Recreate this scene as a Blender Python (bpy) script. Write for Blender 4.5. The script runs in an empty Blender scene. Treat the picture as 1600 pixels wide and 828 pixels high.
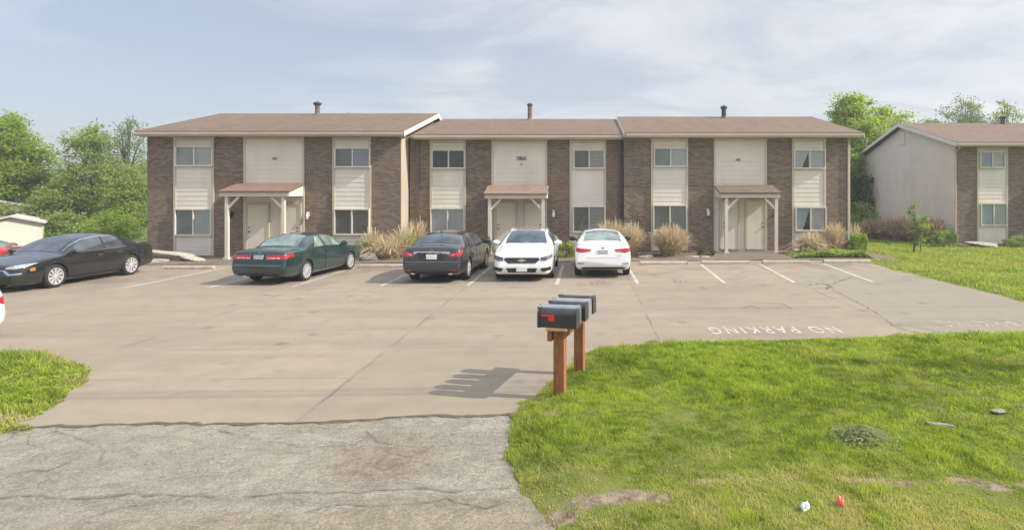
import bpy, bmesh, math, random
import numpy as np
from mathutils import Vector, Matrix
from mathutils.bvhtree import BVHTree
R = math.radians
random.seed(7)
rng = np.random.default_rng(11)
scene = bpy.context.scene
COL = scene.collection
CAMH, F, PX, PY = 2.7, 950.0, 915.0, 300.0

# ------------------------------------------------------------------ helpers
def link(o, parent=None):
    COL.objects.link(o)
    if parent is not None: o.parent = parent
    return o

def tag(o, label=None, cat=None, group=None, kind=None):
    if label: o['label'] = label
    if cat: o['category'] = cat
    if group: o['group'] = group
    if kind: o['kind'] = kind
    return o

def thing(name, label, cat, loc=(0, 0, 0), rz=0.0, group=None):
    o = bpy.data.objects.new(name, None)
    o.empty_display_size = 0.2
    o.location = loc; o.rotation_euler = (0, 0, rz)
    link(o)
    return tag(o, label, cat, group)

def copy_tree(o, parent=None):
    c = o.copy(); COL.objects.link(c)
    if parent is not None: c.parent = parent
    for ch in list(o.children): copy_tree(ch, c)
    return c

class MB:
    """collects faces for ONE mesh"""
    def __init__(s): s.v = []; s.f = []; s.m = []
    def add(s, vs, fs, m=0):
        b = len(s.v); s.v.extend([tuple(p) for p in vs])
        for f in fs: s.f.append(tuple(i + b for i in f)); s.m.append(m)
    def box(s, x0, x1, y0, y1, z0, z1, m=0, mat=None):
        vs = [(x0,y0,z0),(x1,y0,z0),(x1,y1,z0),(x0,y1,z0),(x0,y0,z1),(x1,y0,z1),(x1,y1,z1),(x0,y1,z1)]
        if mat is not None: vs = [mat @ Vector(p) for p in vs]
        s.add(vs, [(0,3,2,1),(4,5,6,7),(0,1,5,4),(1,2,6,5),(2,3,7,6),(3,0,4,7)], m)
    def prism(s, prof, a0, a1, axis='x', m=0, capm=None):
        n = len(prof)
        def P(a, p):
            return {'x': (a, p[0], p[1]), 'y': (p[0], a, p[1]), 'z': (p[0], p[1], a)}[axis]
        vs = [P(a0, p) for p in prof] + [P(a1, p) for p in prof]
        s.add(vs, [(i, (i+1) % n, (i+1) % n + n, i + n) for i in range(n)], m)
        s.add(vs, [tuple(range(n))[::-1], tuple(range(n, 2*n))], m if capm is None else capm)
    def tube(s, pts, rads, n=8, m=0, cap=True):
        pts = [Vector(p) for p in pts]
        if not hasattr(rads, '__len__'): rads = [rads] * len(pts)
        vs = []; k = len(pts)
        for i, p in enumerate(pts):
            d = (pts[min(i+1, k-1)] - pts[max(i-1, 0)]).normalized()
            a = d.orthogonal().normalized() if abs(d.z) > .9 else d.cross(Vector((0,0,1))).normalized()
            b = d.cross(a)
            for j in range(n):
                t = 2*math.pi*j/n
                vs.append(p + (a*math.cos(t) + b*math.sin(t)) * rads[i])
        fs = [(i*n+j, i*n+(j+1) % n, (i+1)*n+(j+1) % n, (i+1)*n+j) for i in range(k-1) for j in range(n)]
        if cap: fs += [tuple(range(n))[::-1], tuple(range((k-1)*n, k*n))]
        s.add(vs, fs, m)
    def build(s, name, mats, parent=None, smooth=False, bevel=0, recalc=True):
        me = bpy.data.meshes.new(name)
        me.from_pydata(s.v, [], s.f)
        if not isinstance(mats, (list, tuple)): mats = [mats]
        for mt in mats: me.materials.append(mt)
        me.polygons.foreach_set('material_index', s.m)
        if recalc:
            bm = bmesh.new(); bm.from_mesh(me)
            bmesh.ops.recalc_face_normals(bm, faces=bm.faces)
            if bevel:
                bmesh.ops.remove_doubles(bm, verts=bm.verts, dist=1e-5)
                bmesh.ops.bevel(bm, geom=[e for e in bm.edges if e.is_manifold and e.calc_face_angle(0) > .5],
                                offset=bevel, segments=2, affect='EDGES', clamp_overlap=True)
            bm.to_mesh(me); bm.free()
        if smooth: me.polygons.foreach_set('use_smooth', [True]*len(me.polygons))
        me.update()
        return link(bpy.data.objects.new(name, me), parent)

def np_mesh(name, verts, faces, mats, parent=None, smooth=False, attr=None):
    """verts (n,3), faces (m,k) arrays; attr: dict of per-vertex float arrays"""
    me = bpy.data.meshes.new(name)
    nv, nf, k = len(verts), len(faces), faces.shape[1]
    me.vertices.add(nv); me.vertices.foreach_set('co', np.ascontiguousarray(verts, np.float32).ravel())
    me.loops.add(nf*k); me.loops.foreach_set('vertex_index', np.ascontiguousarray(faces, np.int32).ravel())
    me.polygons.add(nf)
    me.polygons.foreach_set('loop_start', np.arange(0, nf*k, k, dtype=np.int32))
    if smooth: me.polygons.foreach_set('use_smooth', np.ones(nf, bool))
    if not isinstance(mats, (list, tuple)): mats = [mats]
    for mt in mats: me.materials.append(mt)
    for an, av in (attr or {}).items():
        a = me.attributes.new(an, 'FLOAT', 'POINT'); a.data.foreach_set('value', np.ascontiguousarray(av, np.float32))
    me.update(calc_edges=True)
    return link(bpy.data.objects.new(name, me), parent)

def sm(t): t = np.clip(t, 0, 1); return t*t*(3-2*t)

def g(x, y):
    """height of the terrain"""
    x = np.asarray(x, float); y = np.asarray(y, float)
    b = .008*np.clip(x, -20, 10)
    b = b - .18*sm((x-10)/6)
    b = b - .65*sm((-19.5-x)/5)*sm((y-16)/7)
    return b
def gz(x, y): return float(g(x, y))

def G(u, v, h=0.0):
    """ground point seen at photo pixel (u, v), h metres above the ground"""
    x, z = 0.0, 0.0
    for _ in range(6):
        s = (v-PY)/(CAMH-z-h); y = F/s; x = (u-PX)/s; z = gz(x, y)
    return (x, y)

def noise2(x, y, seed=0, sc=1.0):
    """cheap smooth value noise"""
    x = np.asarray(x)*sc + seed*17.3; y = np.asarray(y)*sc + seed*9.1
    xi = np.floor(x).astype(int); yi = np.floor(y).astype(int); fx = x-xi; fy = y-yi
    def h(a, b):
        n = (a*374761393 + b*668265263 + seed*1442695) & 0x7fffffff
        n = ((n ^ (n >> 13))*1274126177) & 0x7fffffff
        return ((n ^ (n >> 16)) & 0xffff)/65535.0
    fx = fx*fx*(3-2*fx); fy = fy*fy*(3-2*fy)
    return (h(xi,yi)*(1-fx)+h(xi+1,yi)*fx)*(1-fy) + (h(xi,yi+1)*(1-fx)+h(xi+1,yi+1)*fx)*fy

# ------------------------------------------------------------------ materials
class NT:
    def __init__(s, name):
        s.m = bpy.data.materials.new(name); s.m.use_nodes = True
        s.t = s.m.node_tree; s.t.nodes.clear()
        s.out = s.n('ShaderNodeOutputMaterial')
    def n(s, typ, **kw):
        nd = s.t.nodes.new(typ)
        for k, v in kw.items():
            if k.startswith('i_'):
                key = k[2:]; key = int(key) if key.isdigit() else key.replace('_', ' ')
                s.set(nd.inputs[key], v)
            else: setattr(nd, k, v)
        return nd
    def set(s, inp, v):
        if isinstance(v, bpy.types.NodeSocket): s.t.links.new(v, inp)
        elif isinstance(v, bpy.types.Node): s.t.links.new(v.outputs[0], inp)
        else:
            if inp.type == 'RGBA' and len(v) == 3: v = (*v, 1)
            inp.default_value = v
    def pos(s): return s.n('ShaderNodeNewGeometry').outputs['Position']
    def sep(s, v=None):
        return s.n('ShaderNodeSeparateXYZ', i_0=v if v is not None else s.pos()).outputs
    def noise(s, scale, detail=4, rough=.55, vec=None, dist=0.0):
        nd = s.n('ShaderNodeTexNoise'); nd.inputs['Scale'].default_value = scale
        nd.inputs['Detail'].default_value = detail; nd.inputs['Roughness'].default_value = rough
        nd.inputs['Distortion'].default_value = dist
        s.set(nd.inputs['Vector'], vec if vec is not None else s.pos())
        return nd.outputs[0]
    def math(s, op, a, b=0.0, c=None):
        nd = s.n('ShaderNodeMath', operation=op); s.set(nd.inputs[0], a); s.set(nd.inputs[1], b)
        if c is not None: s.set(nd.inputs[2], c)
        return nd.outputs[0]
    def rng(s, v, a, b, c=0.0, d=1.0, clamp=True):
        nd = s.n('ShaderNodeMapRange', clamp=clamp); s.set(nd.inputs[0], v)
        for i, q in enumerate((a, b, c, d)): s.set(nd.inputs[i+1], q)
        return nd.outputs[0]
    def mix(s, f, a, b, typ='MIX'):
        nd = s.n('ShaderNodeMix', data_type='RGBA', blend_type=typ)
        s.set(nd.inputs[0], f); s.set(nd.inputs[6], a); s.set(nd.inputs[7], b)
        return nd.outputs[2]
    def vec(s, x=0.0, y=0.0, z=0.0):
        nd = s.n('ShaderNodeCombineXYZ'); s.set(nd.inputs[0], x); s.set(nd.inputs[1], y); s.set(nd.inputs[2], z)
        return nd.outputs[0]
    def scaled(s, sx, sy, sz, vec=None):
        nd = s.n('ShaderNodeVectorMath', operation='MULTIPLY'); s.set(nd.inputs[0], vec if vec is not None else s.pos())
        nd.inputs[1].default_value = (sx, sy, sz); return nd.outputs[0]
    def bump(s, h, strength=.3, dist=.01):
        nd = s.n('ShaderNodeBump'); s.set(nd.inputs['Height'], h)
        nd.inputs['Strength'].default_value = strength; nd.inputs['Distance'].default_value = dist
        return nd.outputs[0]
    def bsdf(s, col, rough=.6, metal=0.0, spec=.5, normal=None, coat=0.0, **kw):
        nd = s.n('ShaderNodeBsdfPrincipled')
        s.set(nd.inputs['Base Color'], col); s.set(nd.inputs['Roughness'], rough); s.set(nd.inputs['Metallic'], metal)
        nd.inputs['Specular IOR Level'].default_value = spec
        nd.inputs['Coat Weight'].default_value = coat; nd.inputs['Coat Roughness'].default_value = .04
        if normal is not None: s.set(nd.inputs['Normal'], normal)
        s.t.links.new(nd.outputs[0], s.out.inputs[0])
        return nd
    def surf(s, sh): s.set(s.out.inputs[0], sh); return s.m

def flat(name, col, rough=.6, metal=0.0, var=.12, vs=6.0, spec=.5, coat=0.0):
    t = NT(name)
    n = t.noise(vs, 4)
    c = t.mix(t.rng(n, .3, .7), tuple(q*(1-var) for q in col), tuple(q*(1+var) for q in col))
    t.bsdf(c, rough, metal, spec, None, coat)
    return t.m

M = {}
def build_materials():
    # --- brick
    t = NT('brown_brick'); x, y, z = t.sep()
    br = t.n('ShaderNodeTexBrick', i_Vector=t.vec(t.math('ADD', x, y), z, 0.0))
    br.offset = .5
    for k, v in (('Color1', (.092,.058,.038,1)), ('Color2', (.30,.205,.142,1)), ('Mortar', (.34,.295,.24,1)), ('Scale', 1.0),
                 ('Mortar Size', .008), ('Mortar Smooth', .2), ('Bias', -.15), ('Brick Width', .215), ('Row Height', .075)):
        br.inputs[k].default_value = v
    big = t.noise(.9, 4); fine = t.noise(60, 2)
    c = t.mix(t.rng(big, .3, .7), br.outputs[0], t.mix(.5, br.outputs[0], (.27,.19,.14,1)))
    c = t.mix(t.rng(fine, .3, .75, 0, .35), c, (.06,.045,.04,1))
    t.bsdf(c, .85, 0, .3, t.bump(t.math('SUBTRACT', t.math('MULTIPLY', fine, .3), br.outputs[1]), .5, .008)); M['brick'] = t.m
    # --- siding
    def siding(name, a, b):
        t = NT(name)
        n = t.noise(1.3, 5, .6, t.scaled(1, 1, .35)); f = t.noise(30, 3, .6, t.scaled(.2, .2, 3))
        dirt = t.noise(.6, 3, .6)
        c = t.mix(t.rng(n, .3, .7), a, b)
        c = t.mix(t.rng(dirt, .5, .8, 0, .25), c, (.36,.32,.26,1))
        t.bsdf(c, .65, 0, .3, t.bump(f, .1, .004)); return t.m
    M['siding'] = siding('beige_siding', (.67,.605,.515,1), (.75,.685,.59,1))
    M['gable'] = siding('warm_gable_siding', (.72,.63,.535,1), (.78,.69,.59,1))
    M['trim'] = siding('tan_trim', (.50,.43,.335,1), (.57,.49,.385,1))
    M['fascia'] = siding('tan_fascia', (.47,.39,.30,1), (.54,.455,.355,1))
    M['post'] = siding('painted_post', (.62,.56,.46,1), (.70,.63,.53,1))
    M['door'] = siding('cream_door', (.66,.60,.475,1), (.71,.65,.52,1))
    M['vinyl'] = siding('window_vinyl', (.63,.585,.50,1), (.70,.65,.56,1))
    M['rake'] = siding('pale_rake', (.70,.66,.58,1), (.76,.72,.65,1))
    # --- shingles
    def shingle(name, a, b, c3):
        t = NT(name); x, y, z = t.sep()
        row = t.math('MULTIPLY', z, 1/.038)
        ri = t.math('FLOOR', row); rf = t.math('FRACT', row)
        cell = t.n('ShaderNodeTexWhiteNoise', noise_dimensions='2D',
                   i_0=t.vec(t.math('FLOOR', t.math('MULTIPLY', t.math('ADD', x, t.math('MULTIPLY', ri, .37)), 3.0)), ri, 0.0)).outputs[0]
        big = t.noise(.55, 5, .6); fine = t.noise(90, 2); streak = t.noise(1.0, 4, .6, t.scaled(2.2, .25, .25))
        c = t.mix(cell, a, b)
        c = t.mix(t.rng(big, .3, .7, 0, .6), c, c3)
        c = t.mix(t.rng(streak, .5, .8, 0, .4), c, tuple(q*.6 for q in a[:3]))
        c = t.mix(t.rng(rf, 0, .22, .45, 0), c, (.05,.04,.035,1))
        c = t.mix(t.rng(fine, .4, .8, 0, .3), c, (.30,.24,.20,1))
        t.bsdf(c, .9, 0, .2, t.bump(t.math('ADD', rf, t.math('MULTIPLY', fine, .4)), .5, .012)); return t.m
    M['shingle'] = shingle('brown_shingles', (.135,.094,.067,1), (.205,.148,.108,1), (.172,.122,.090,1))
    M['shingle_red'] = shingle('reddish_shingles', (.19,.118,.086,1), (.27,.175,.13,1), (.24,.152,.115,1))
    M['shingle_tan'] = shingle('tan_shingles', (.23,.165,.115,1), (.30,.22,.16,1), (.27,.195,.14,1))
    # --- concrete lot
    t = NT('lot_concrete'); x, y, z = t.sep()
    n1 = t.noise(.22, 6, .6); n2 = t.noise(1.6, 6, .65); n3 = t.noise(70, 3, .7); st = t.noise(.55, 5, .6, t.scaled(.35, 2.2, 1))
    c = t.mix(t.rng(n1, .3, .7), (.385,.325,.262,1), (.465,.400,.328,1))
    c = t.mix(t.rng(n2, .42, .72, 0, .6), c, (.31,.268,.222,1))
    c = t.mix(t.rng(st, .50, .70, 0, .48), c, (.29,.258,.222,1))
    c = t.mix(t.rng(n3, .35, .8, 0, .38), c, (.25,.22,.185,1))
    # east slabs are older and greyer
    e = t.math('MULTIPLY', t.rng(t.math('ADD', x, t.math('MULTIPLY', n1, 1.0)), 6.6, 7.2), t.rng(y, 21, 18))
    c = t.mix(t.math('MULTIPLY', e, .55), c, (.32,.30,.25,1))
    # joints
    wob = t.math('MULTIPLY', t.math('SUBTRACT', t.noise(1.5, 4), .5), .09)
    j = None
    for xs in (-22.6,-17.8,-13.0,-8.2,-3.42,1.33,6.15):
        d = t.math('ABSOLUTE', t.math('SUBTRACT', t.math('ADD', x, wob), xs)); d = t.rng(d, .012, .03, 1, 0)
        j = d if j is None else t.math('MAXIMUM', j, d)
    for ys in (13.9, 17.3, 10.6, 8.9):
        d = t.math('ABSOLUTE', t.math('SUBTRACT', t.math('ADD', y, wob), ys)); d = t.math('MULTIPLY', t.rng(d, .012, .035, 1, 0), .6)
        j = t.math('MAXIMUM', j, d)
    j = t.math('MULTIPLY', j, t.rng(t.noise(.9, 3), .40, .62, .06, .62))
    c = t.mix(j, c, (.13,.112,.094,1))
    oil = t.noise(.8, 3, .5, t.scaled(1, .55, 1)); inrow = t.math('MULTIPLY', t.rng(y, 16.5, 18), t.rng(y, 23, 22))
    c = t.mix(t.math('MULTIPLY', inrow, t.rng(oil, .52, .68, 0, .48)), c, (.17,.15,.13,1))
    slab = t.n('ShaderNodeTexWhiteNoise', noise_dimensions='2D', i_0=t.vec(t.math('FLOOR', t.math('MULTIPLY', t.math('SUBTRACT', t.math('ADD', x, wob), 1.33), 1/4.8)), t.math('FLOOR', t.math('MULTIPLY', t.math('SUBTRACT', y, .2), 1/3.42)), 0.0)).outputs[0]
    c = t.mix(t.rng(slab, 0, 1, 0, .16), c, (.22,.20,.17,1))
    # rubber and oil left by turning cars, tracks running along the aisle
    tr_ = t.noise(.35, 5, .6, t.scaled(.25, 3.2, 1), .8); aisle = t.math('MULTIPLY', t.rng(y, 8.5, 11), t.rng(y, 18, 15))
    c = t.mix(t.math('MULTIPLY', aisle, t.rng(tr_, .50, .68, 0, .34)), c, (.22,.20,.172,1))
    spot = t.n('ShaderNodeTexVoronoi', i_Scale=1.3); t.set(spot.inputs['Vector'], t.pos())
    c = t.mix(t.math('MULTIPLY', t.rng(spot.outputs[0], .05, .22, .6, 0), t.rng(n1, .45, .6)), c, (.13,.115,.10,1))
    c = t.mix(1.0, c, (.755,.73,.67,1), 'MULTIPLY')
    t.bsdf(c, .9, 0, .25, t.bump(n3, .25, .004)); M['concrete'] = t.m
    # --- asphalt apron / road
    t = NT('weathered_asphalt'); x, y, z = t.sep()
    n1 = t.noise(.7, 8, .7); n2 = t.noise(4.5, 8, .78); n3 = t.noise(75, 3, .8); n4 = t.noise(30, 3, .7)
    st = t.noise(.9, 6, .65, t.scaled(.5, 3.0, 1), .6)
    c = t.mix(t.rng(n1, .3, .7), (.26,.235,.20,1), (.52,.485,.425,1))
    c = t.mix(t.rng(n2, .42, .66, 0, .7), c, (.235,.213,.18,1))
    c = t.mix(t.rng(st, .5, .66, 0, .5), c, (.26,.235,.20,1))
    c = t.mix(t.rng(n3, .4, .7, 0, .6), c, (.155,.143,.127,1))
    c = t.mix(t.rng(n4, .58, .76, 0, .42), c, (.52,.485,.415,1))
    # gravel hole and the worn seam along the road edge
    dx = t.math('DIVIDE', t.math('SUBTRACT', x, -2.05), .55); dy = t.math('DIVIDE', t.math('SUBTRACT', y, 6.15), .62)
    rr = t.math('ADD', t.math('SQRT', t.math('ADD', t.math('MULTIPLY', dx, dx), t.math('MULTIPLY', dy, dy))), t.math('MULTIPLY', t.math('SUBTRACT', n2, .5), 2.4))
    hole = t.rng(rr, .5, 1.15, .9, 0)
    c = t.mix(hole, c, t.mix(t.rng(n4, .4, .6), (.17,.142,.118,1), (.36,.30,.25,1)))
    seam = t.rng(t.math('ABSOLUTE', t.math('SUBTRACT', t.math('ADD', y, t.math('MULTIPLY', t.math('SUBTRACT', t.noise(1.1, 6, .65), .5), .5)), 5.36)), .0, .12, .8, 0)
    c = t.mix(t.math('MULTIPLY', seam, t.rng(t.noise(.8, 3), .3, .6, .25, 1)), c, (.18,.165,.145,1))
    low = t.rng(t.math('SUBTRACT', t.math('ADD', y, t.math('MULTIPLY', t.math('SUBTRACT', t.noise(.9, 5, .6), .5), 1.6)), t.rng(x, -4, -.5, -.25, .3)), 5.05, 5.3, .85, 0)
    c = t.mix(low, c, t.mix(t.rng(n2, .35, .65), (.18,.15,.115,1), (.36,.31,.245,1)))
    v = t.n('ShaderNodeTexVoronoi', feature='DISTANCE_TO_EDGE', i_Scale=.8)
    wv = t.n('ShaderNodeVectorMath', operation='ADD'); t.set(wv.inputs[0], t.scaled(.75, 1.5, 1))
    nz = t.n('ShaderNodeTexNoise', i_Scale=2.2); t.set(nz.inputs['Vector'], t.pos())
    t.set(wv.inputs[1], t.scaled(.5, .5, .5, nz.outputs[1])); t.set(v.inputs['Vector'], wv.outputs[0])
    crack = t.math('MULTIPLY', t.rng(v.outputs[0], .003, .013, 1, 0), t.rng(t.noise(.9, 3), .50, .68, 0, .55))
    c = t.mix(crack, c, (.12,.108,.094,1))
    vc = t.n('ShaderNodeTexVoronoi', i_Scale=52); t.set(vc.inputs['Vector'], t.pos())
    chip = t.sep(vc.outputs[1])[0]
    c = t.mix(t.rng(chip, .6, .95, 0, .2), c, (.60,.56,.48,1)); c = t.mix(t.rng(chip, .3, .05, 0, .25), c, (.16,.145,.12,1))
    brk = t.noise(1.9, 8, .75, t.scaled(.8, 1.4, 1), .8)
    c = t.mix(t.rng(t.math('ABSOLUTE', t.math('SUBTRACT', brk, .5)), .0, .022, .6, 0), c, (.15,.13,.105,1))
    c = t.mix(t.math('MULTIPLY', hole, .6), c, t.mix(t.rng(n2, .4, .6), (.17,.135,.105,1), (.33,.27,.215,1)))
    c = t.mix(1.0, c, (.99,.965,.885,1), 'MULTIPLY')
    t.bsdf(c, .95, 0, .2, t.bump(t.math('ADD', t.math('MULTIPLY', n3, .6), t.math('SUBTRACT', t.math('ADD', n4, t.math('MULTIPLY', n2, 1.5)), crack)), .9, .02)); M['asphalt'] = t.m
    # --- ground / lawn base / mulch
    def soil(name, a, b, c3):
        t = NT(name); n1 = t.noise(.5, 5, .6); n2 = t.noise(9, 5, .7); n3 = t.noise(45, 3, .7)
        c = t.mix(t.rng(n1, .3, .7), a, b); c = t.mix(t.rng(n2, .45, .7, 0, .7), c, c3)
        t.bsdf(c, .95, 0, .15, t.bump(t.math('ADD', n2, n3), .6, .03)); return t.m
    M['ground'] = soil('ground_grass', (.075,.125,.028,1), (.125,.17,.042,1), (.16,.155,.06,1))
    t = NT('lawn_base'); n1 = t.noise(.5, 5, .6); n2 = t.noise(9, 5, .7); n3 = t.noise(45, 3, .7)
    c = t.mix(t.rng(n1, .3, .7), (.125,.155,.028,1), (.17,.19,.04,1)); c = t.mix(t.rng(n2, .45, .7, 0, .6), c, (.23,.20,.09,1))
    soil_c = t.mix(t.rng(n2, .38, .62), (.32,.255,.175,1), (.12,.095,.062,1))
    c = t.mix(t.rng(t.n('ShaderNodeAttribute', attribute_name='dirt').outputs['Fac'], .25, .6), c, soil_c)
    t.bsdf(c, .95, 0, .15, t.bump(t.math('ADD', n2, n3), .6, .03)); M['lawn'] = t.m
    M['dirt'] = soil('bare_dirt', (.30,.245,.18,1), (.38,.32,.245,1), (.19,.155,.115,1))
    M['mulch'] = soil('mulch', (.15,.115,.085,1), (.21,.165,.125,1), (.27,.225,.17,1))
    M['path'] = soil('path_concrete', (.44,.40,.34,1), (.50,.46,.40,1), (.38,.34,.29,1))
    # --- grass blades, leaves : per-vertex variation attributes (tint 0..1, dry 0..1)
    def foliage(name, dark, light, dryc, trans=.35, rough=.6, tr_tint=(1.15,1.2,.5)):
        t = NT(name)
        a = t.n('ShaderNodeAttribute', attribute_name='tint').outputs['Fac']
        d = t.n('ShaderNodeAttribute', attribute_name='dry').outputs['Fac']
        c = t.mix(a, dark, light); c = t.mix(d, c, dryc)
        p = t.n('ShaderNodeBsdfPrincipled'); t.set(p.inputs['Base Color'], c); p.inputs['Roughness'].default_value = rough
        p.inputs['Specular IOR Level'].default_value = .25
        tr = t.n('ShaderNodeBsdfTranslucent'); t.set(tr.inputs[0], t.mix(1.0, c, (*tr_tint, 1), 'MULTIPLY'))
        mx = t.n('ShaderNodeMixShader', i_0=trans); t.set(mx.inputs[1], p.outputs[0]); t.set(mx.inputs[2], tr.outputs[0])
        return t.surf(mx)
    M['blade'] = foliage('grass_blades', (.145,.220,.018), (.42,.51,.065), (.56,.49,.25), .5)
    M['weed'] = foliage('weed_leaves', (.22,.26,.12), (.40,.43,.25), (.46,.43,.28), .45)
    M['leaf'] = foliage('spring_leaves', (.19,.265,.08), (.41,.50,.18), (.38,.38,.18), .55)  # leaf tones lightened and blued, putting distance haze into the colour
    M['leaf_olive'] = foliage('olive_leaves', (.22,.26,.115), (.43,.465,.21), (.43,.37,.25), .52)
    M['leaf_bright'] = foliage('bright_leaves', (.20,.29,.055), (.45,.56,.125), (.46,.46,.19), .6)
    M['leaf_pale'] = foliage('pale_leaves', (.15,.215,.10), (.30,.37,.20), (.30,.28,.17), .45)
    M['leaf_deep'] = foliage('deep_leaves', (.045,.085,.02), (.12,.18,.04), (.2,.16,.08), .3)
    M['straw'] = foliage('straw_blades', (.46,.36,.235), (.80,.66,.47), (.30,.34,.12), .3, .8, (1,1,.9))
    M['russet'] = foliage('russet_blades', (.43,.30,.21), (.68,.51,.38), (.16,.15,.06), .25, .8, (1,1,.9))
    t = NT('bark'); n = t.noise(6, 5, .65, t.scaled(3, 3, .6))
    t.bsdf(t.mix(t.rng(n, .3, .7), (.075,.058,.045,1), (.19,.155,.125,1)), .9, 0, .2, t.bump(n, .6, .03)); M['bark'] = t.m
    # --- wood of mailbox posts
    t = NT('redwood'); n = t.noise(5, 5, .6, t.scaled(6, 6, .7)); k = t.noise(40, 3, .6, t.scaled(3, 3, .3))
    t.bsdf(t.mix(t.rng(k, .4, .75, 0, .5), t.mix(t.rng(n, .3, .7), (.23,.088,.040,1), (.44,.19,.085,1)), (.12,.06,.035,1)), .8, 0, .25, t.bump(k, .35, .004)); M['wood'] = t.m
    t = NT('pale_board'); n = t.noise(5, 5, .6, t.scaled(1, 9, 9))
    t.bsdf(t.mix(t.rng(n, .3, .7), (.40,.26,.14,1), (.55,.40,.24,1)), .8, 0, .25, t.bump(n, .3, .004)); M['board'] = t.m
    def painted_metal(name, col, rough, metal):
        t = NT(name); n = t.noise(9, 5, .6); s = t.noise(60, 3)
        c = t.mix(t.rng(n, .4, .75, 0, .5), col, tuple(min(1, q*1.5+.03) for q in col))
        t.bsdf(c, t.rng(s, .3, .7, rough-.08, rough+.12), metal, .5); return t.m
    M['box_black'] = painted_metal('black_mailbox_paint', (.028,.028,.029), .42, 0)
    M['box_silver'] = painted_metal('galvanised_mailbox', (.34,.35,.35), .42, .6)
    M['flag'] = flat('red_flag', (.72,.03,.02), .4)
    M['white_paint'] = None
    t = NT('road_paint_white'); n = t.noise(14, 5, .7); b = t.noise(1.3, 3)
    wear = t.math('ADD', t.rng(n, .35, .62), t.rng(b, .3, .7, -.3, .3))
    p = t.n('ShaderNodeBsdfPrincipled', i_Roughness=.85); t.set(p.inputs['Base Color'], t.mix(n, (.48,.45,.38,1), (.60,.565,.48,1)))
    tr = t.n('ShaderNodeBsdfTransparent'); mx = t.n('ShaderNodeMixShader', i_0=t.rng(wear, -.12, .5, .10, .88)); t.set(mx.inputs[1], tr.outputs[0]); t.set(mx.inputs[2], p.outputs[0])
    t.surf(mx); M['line'] = t.m
    def worn(name, col, lo, hi, cov):
        t = NT(name); n = t.noise(9, 5, .75)
        p = t.n('ShaderNodeBsdfPrincipled', i_Roughness=.85); t.set(p.inputs['Base Color'], col)
        tr = t.n('ShaderNodeBsdfTransparent'); mx = t.n('ShaderNodeMixShader', i_0=t.rng(n, lo, hi, 0, cov)); t.set(mx.inputs[1], tr.outputs[0]); t.set(mx.inputs[2], p.outputs[0])
        return t.surf(mx)
    M['text_white'] = worn('worn_white_lettering', (.62,.60,.54), .30, .47, .76)
    M['text_faint'] = worn('faint_white_lettering', (.64,.62,.57), .42, .6, .6)
    M['text_black'] = worn('worn_black_lettering', (.10,.09,.085), .34, .52, .75)
    M['crack'] = worn('crack_tar', (.13,.108,.08), .30, .55, .8)
    M['crack_soft'] = worn('soft_crack', (.17,.15,.12), .30, .62, .65)
    M['crack_green'] = worn('weedy_crack', (.10,.11,.075), .36, .52, .75)
    M['stop'] = flat('wheel_stop_concrete', (.43,.37,.30), .9, var=.2, vs=4)
    M['stone'] = flat('stone', (.42,.37,.31), .9, var=.3, vs=5); M['verge_stone'] = flat('verge_stone', (.24,.22,.17), .95, var=.3, vs=30)
    M['stone_grey'] = flat('grey_stone', (.26,.24,.22), .9, var=.3, vs=6)
    M['slab'] = flat('porch_concrete', (.52,.49,.44), .9, var=.14, vs=3)
    M['flue'] = flat('brown_flue', (.17,.115,.095), .6, var=.3)
    M['dark_flue'] = flat('dark_flue', (.06,.05,.045), .5, var=.3)
    M['downspout'] = flat('brown_downspout', (.115,.075,.06), .5)
    M['black_metal'] = flat('black_metal', (.02,.02,.02), .4)
    M['lamp_white'] = flat('white_lamp', (.72,.70,.66), .5)
    M['numbers'] = flat('dark_numbers', (.05,.045,.04), .6)
    M['shed'] = flat('shed_wall', (.74,.66,.56), .7, var=.06)
    M['shed_roof'] = flat('shed_roof', (.52,.47,.42), .8)
    M['shed_grey'] = flat('grey_shed_roof', (.46,.46,.46), .8)
    M['pole'] = flat('pole_wood', (.16,.12,.09), .9, var=.3)
    M['wire'] = flat('cable', (.03,.03,.03), .6)
    M['litter_white'] = flat('white_litter', (.80,.80,.82), .5, var=.05)
    M['litter_red'] = flat('red_litter', (.75,.16,.10), .4, var=.15)
    # --- glass pane of buildings
    t = NT('window_glass'); fr = t.n('ShaderNodeFresnel', i_IOR=1.6)
    gl = t.n('ShaderNodeBsdfGlossy', i_Roughness=.02); gl.inputs[0].default_value = (1,1,1,1)
    tr = t.n('ShaderNodeBsdfTransparent'); tr.inputs[0].default_value = (.92,.94,.92,1)
    n = t.noise(1.7, 2); bp = t.bump(n, .08, .02); t.set(gl.inputs['Normal'], bp)
    mx = t.n('ShaderNodeMixShader', i_0=t.math('MULTIPLY', fr.outputs[0], .75)); t.set(mx.inputs[1], tr.outputs[0]); t.set(mx.inputs[2], gl.outputs[0]); M['pane'] = t.surf(mx)
    # --- car stuff
    M['tyre'] = flat('tyre_rubber', (.022,.022,.023), .85, var=.25)
    M['rim'] = flat('silver_rim', (.60,.60,.61), .38, .4, var=.08)
    M['rim_dark'] = flat('rim_back', (.16,.16,.165), .6)
    M['plastic'] = flat('black_plastic', (.016,.016,.017), .55)
    M['arch'] = flat('wheel_arch', (.008,.008,.008), .9)
    M['chrome'] = flat('chrome', (.75,.75,.76), .12, 1.0, var=.03)
    M['plate'] = flat('licence_plate_white', (.70,.72,.72), .4, var=.06)
    M['plate_green'] = flat('licence_plate_grey', (.45,.50,.47), .4, var=.06)
    M['tail'] = flat('tail_red', (.42,.012,.022), .15, var=.25, vs=12, coat=1)
    M['tail_white'] = flat('tail_clear', (.72,.62,.58), .15, coat=1)
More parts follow.
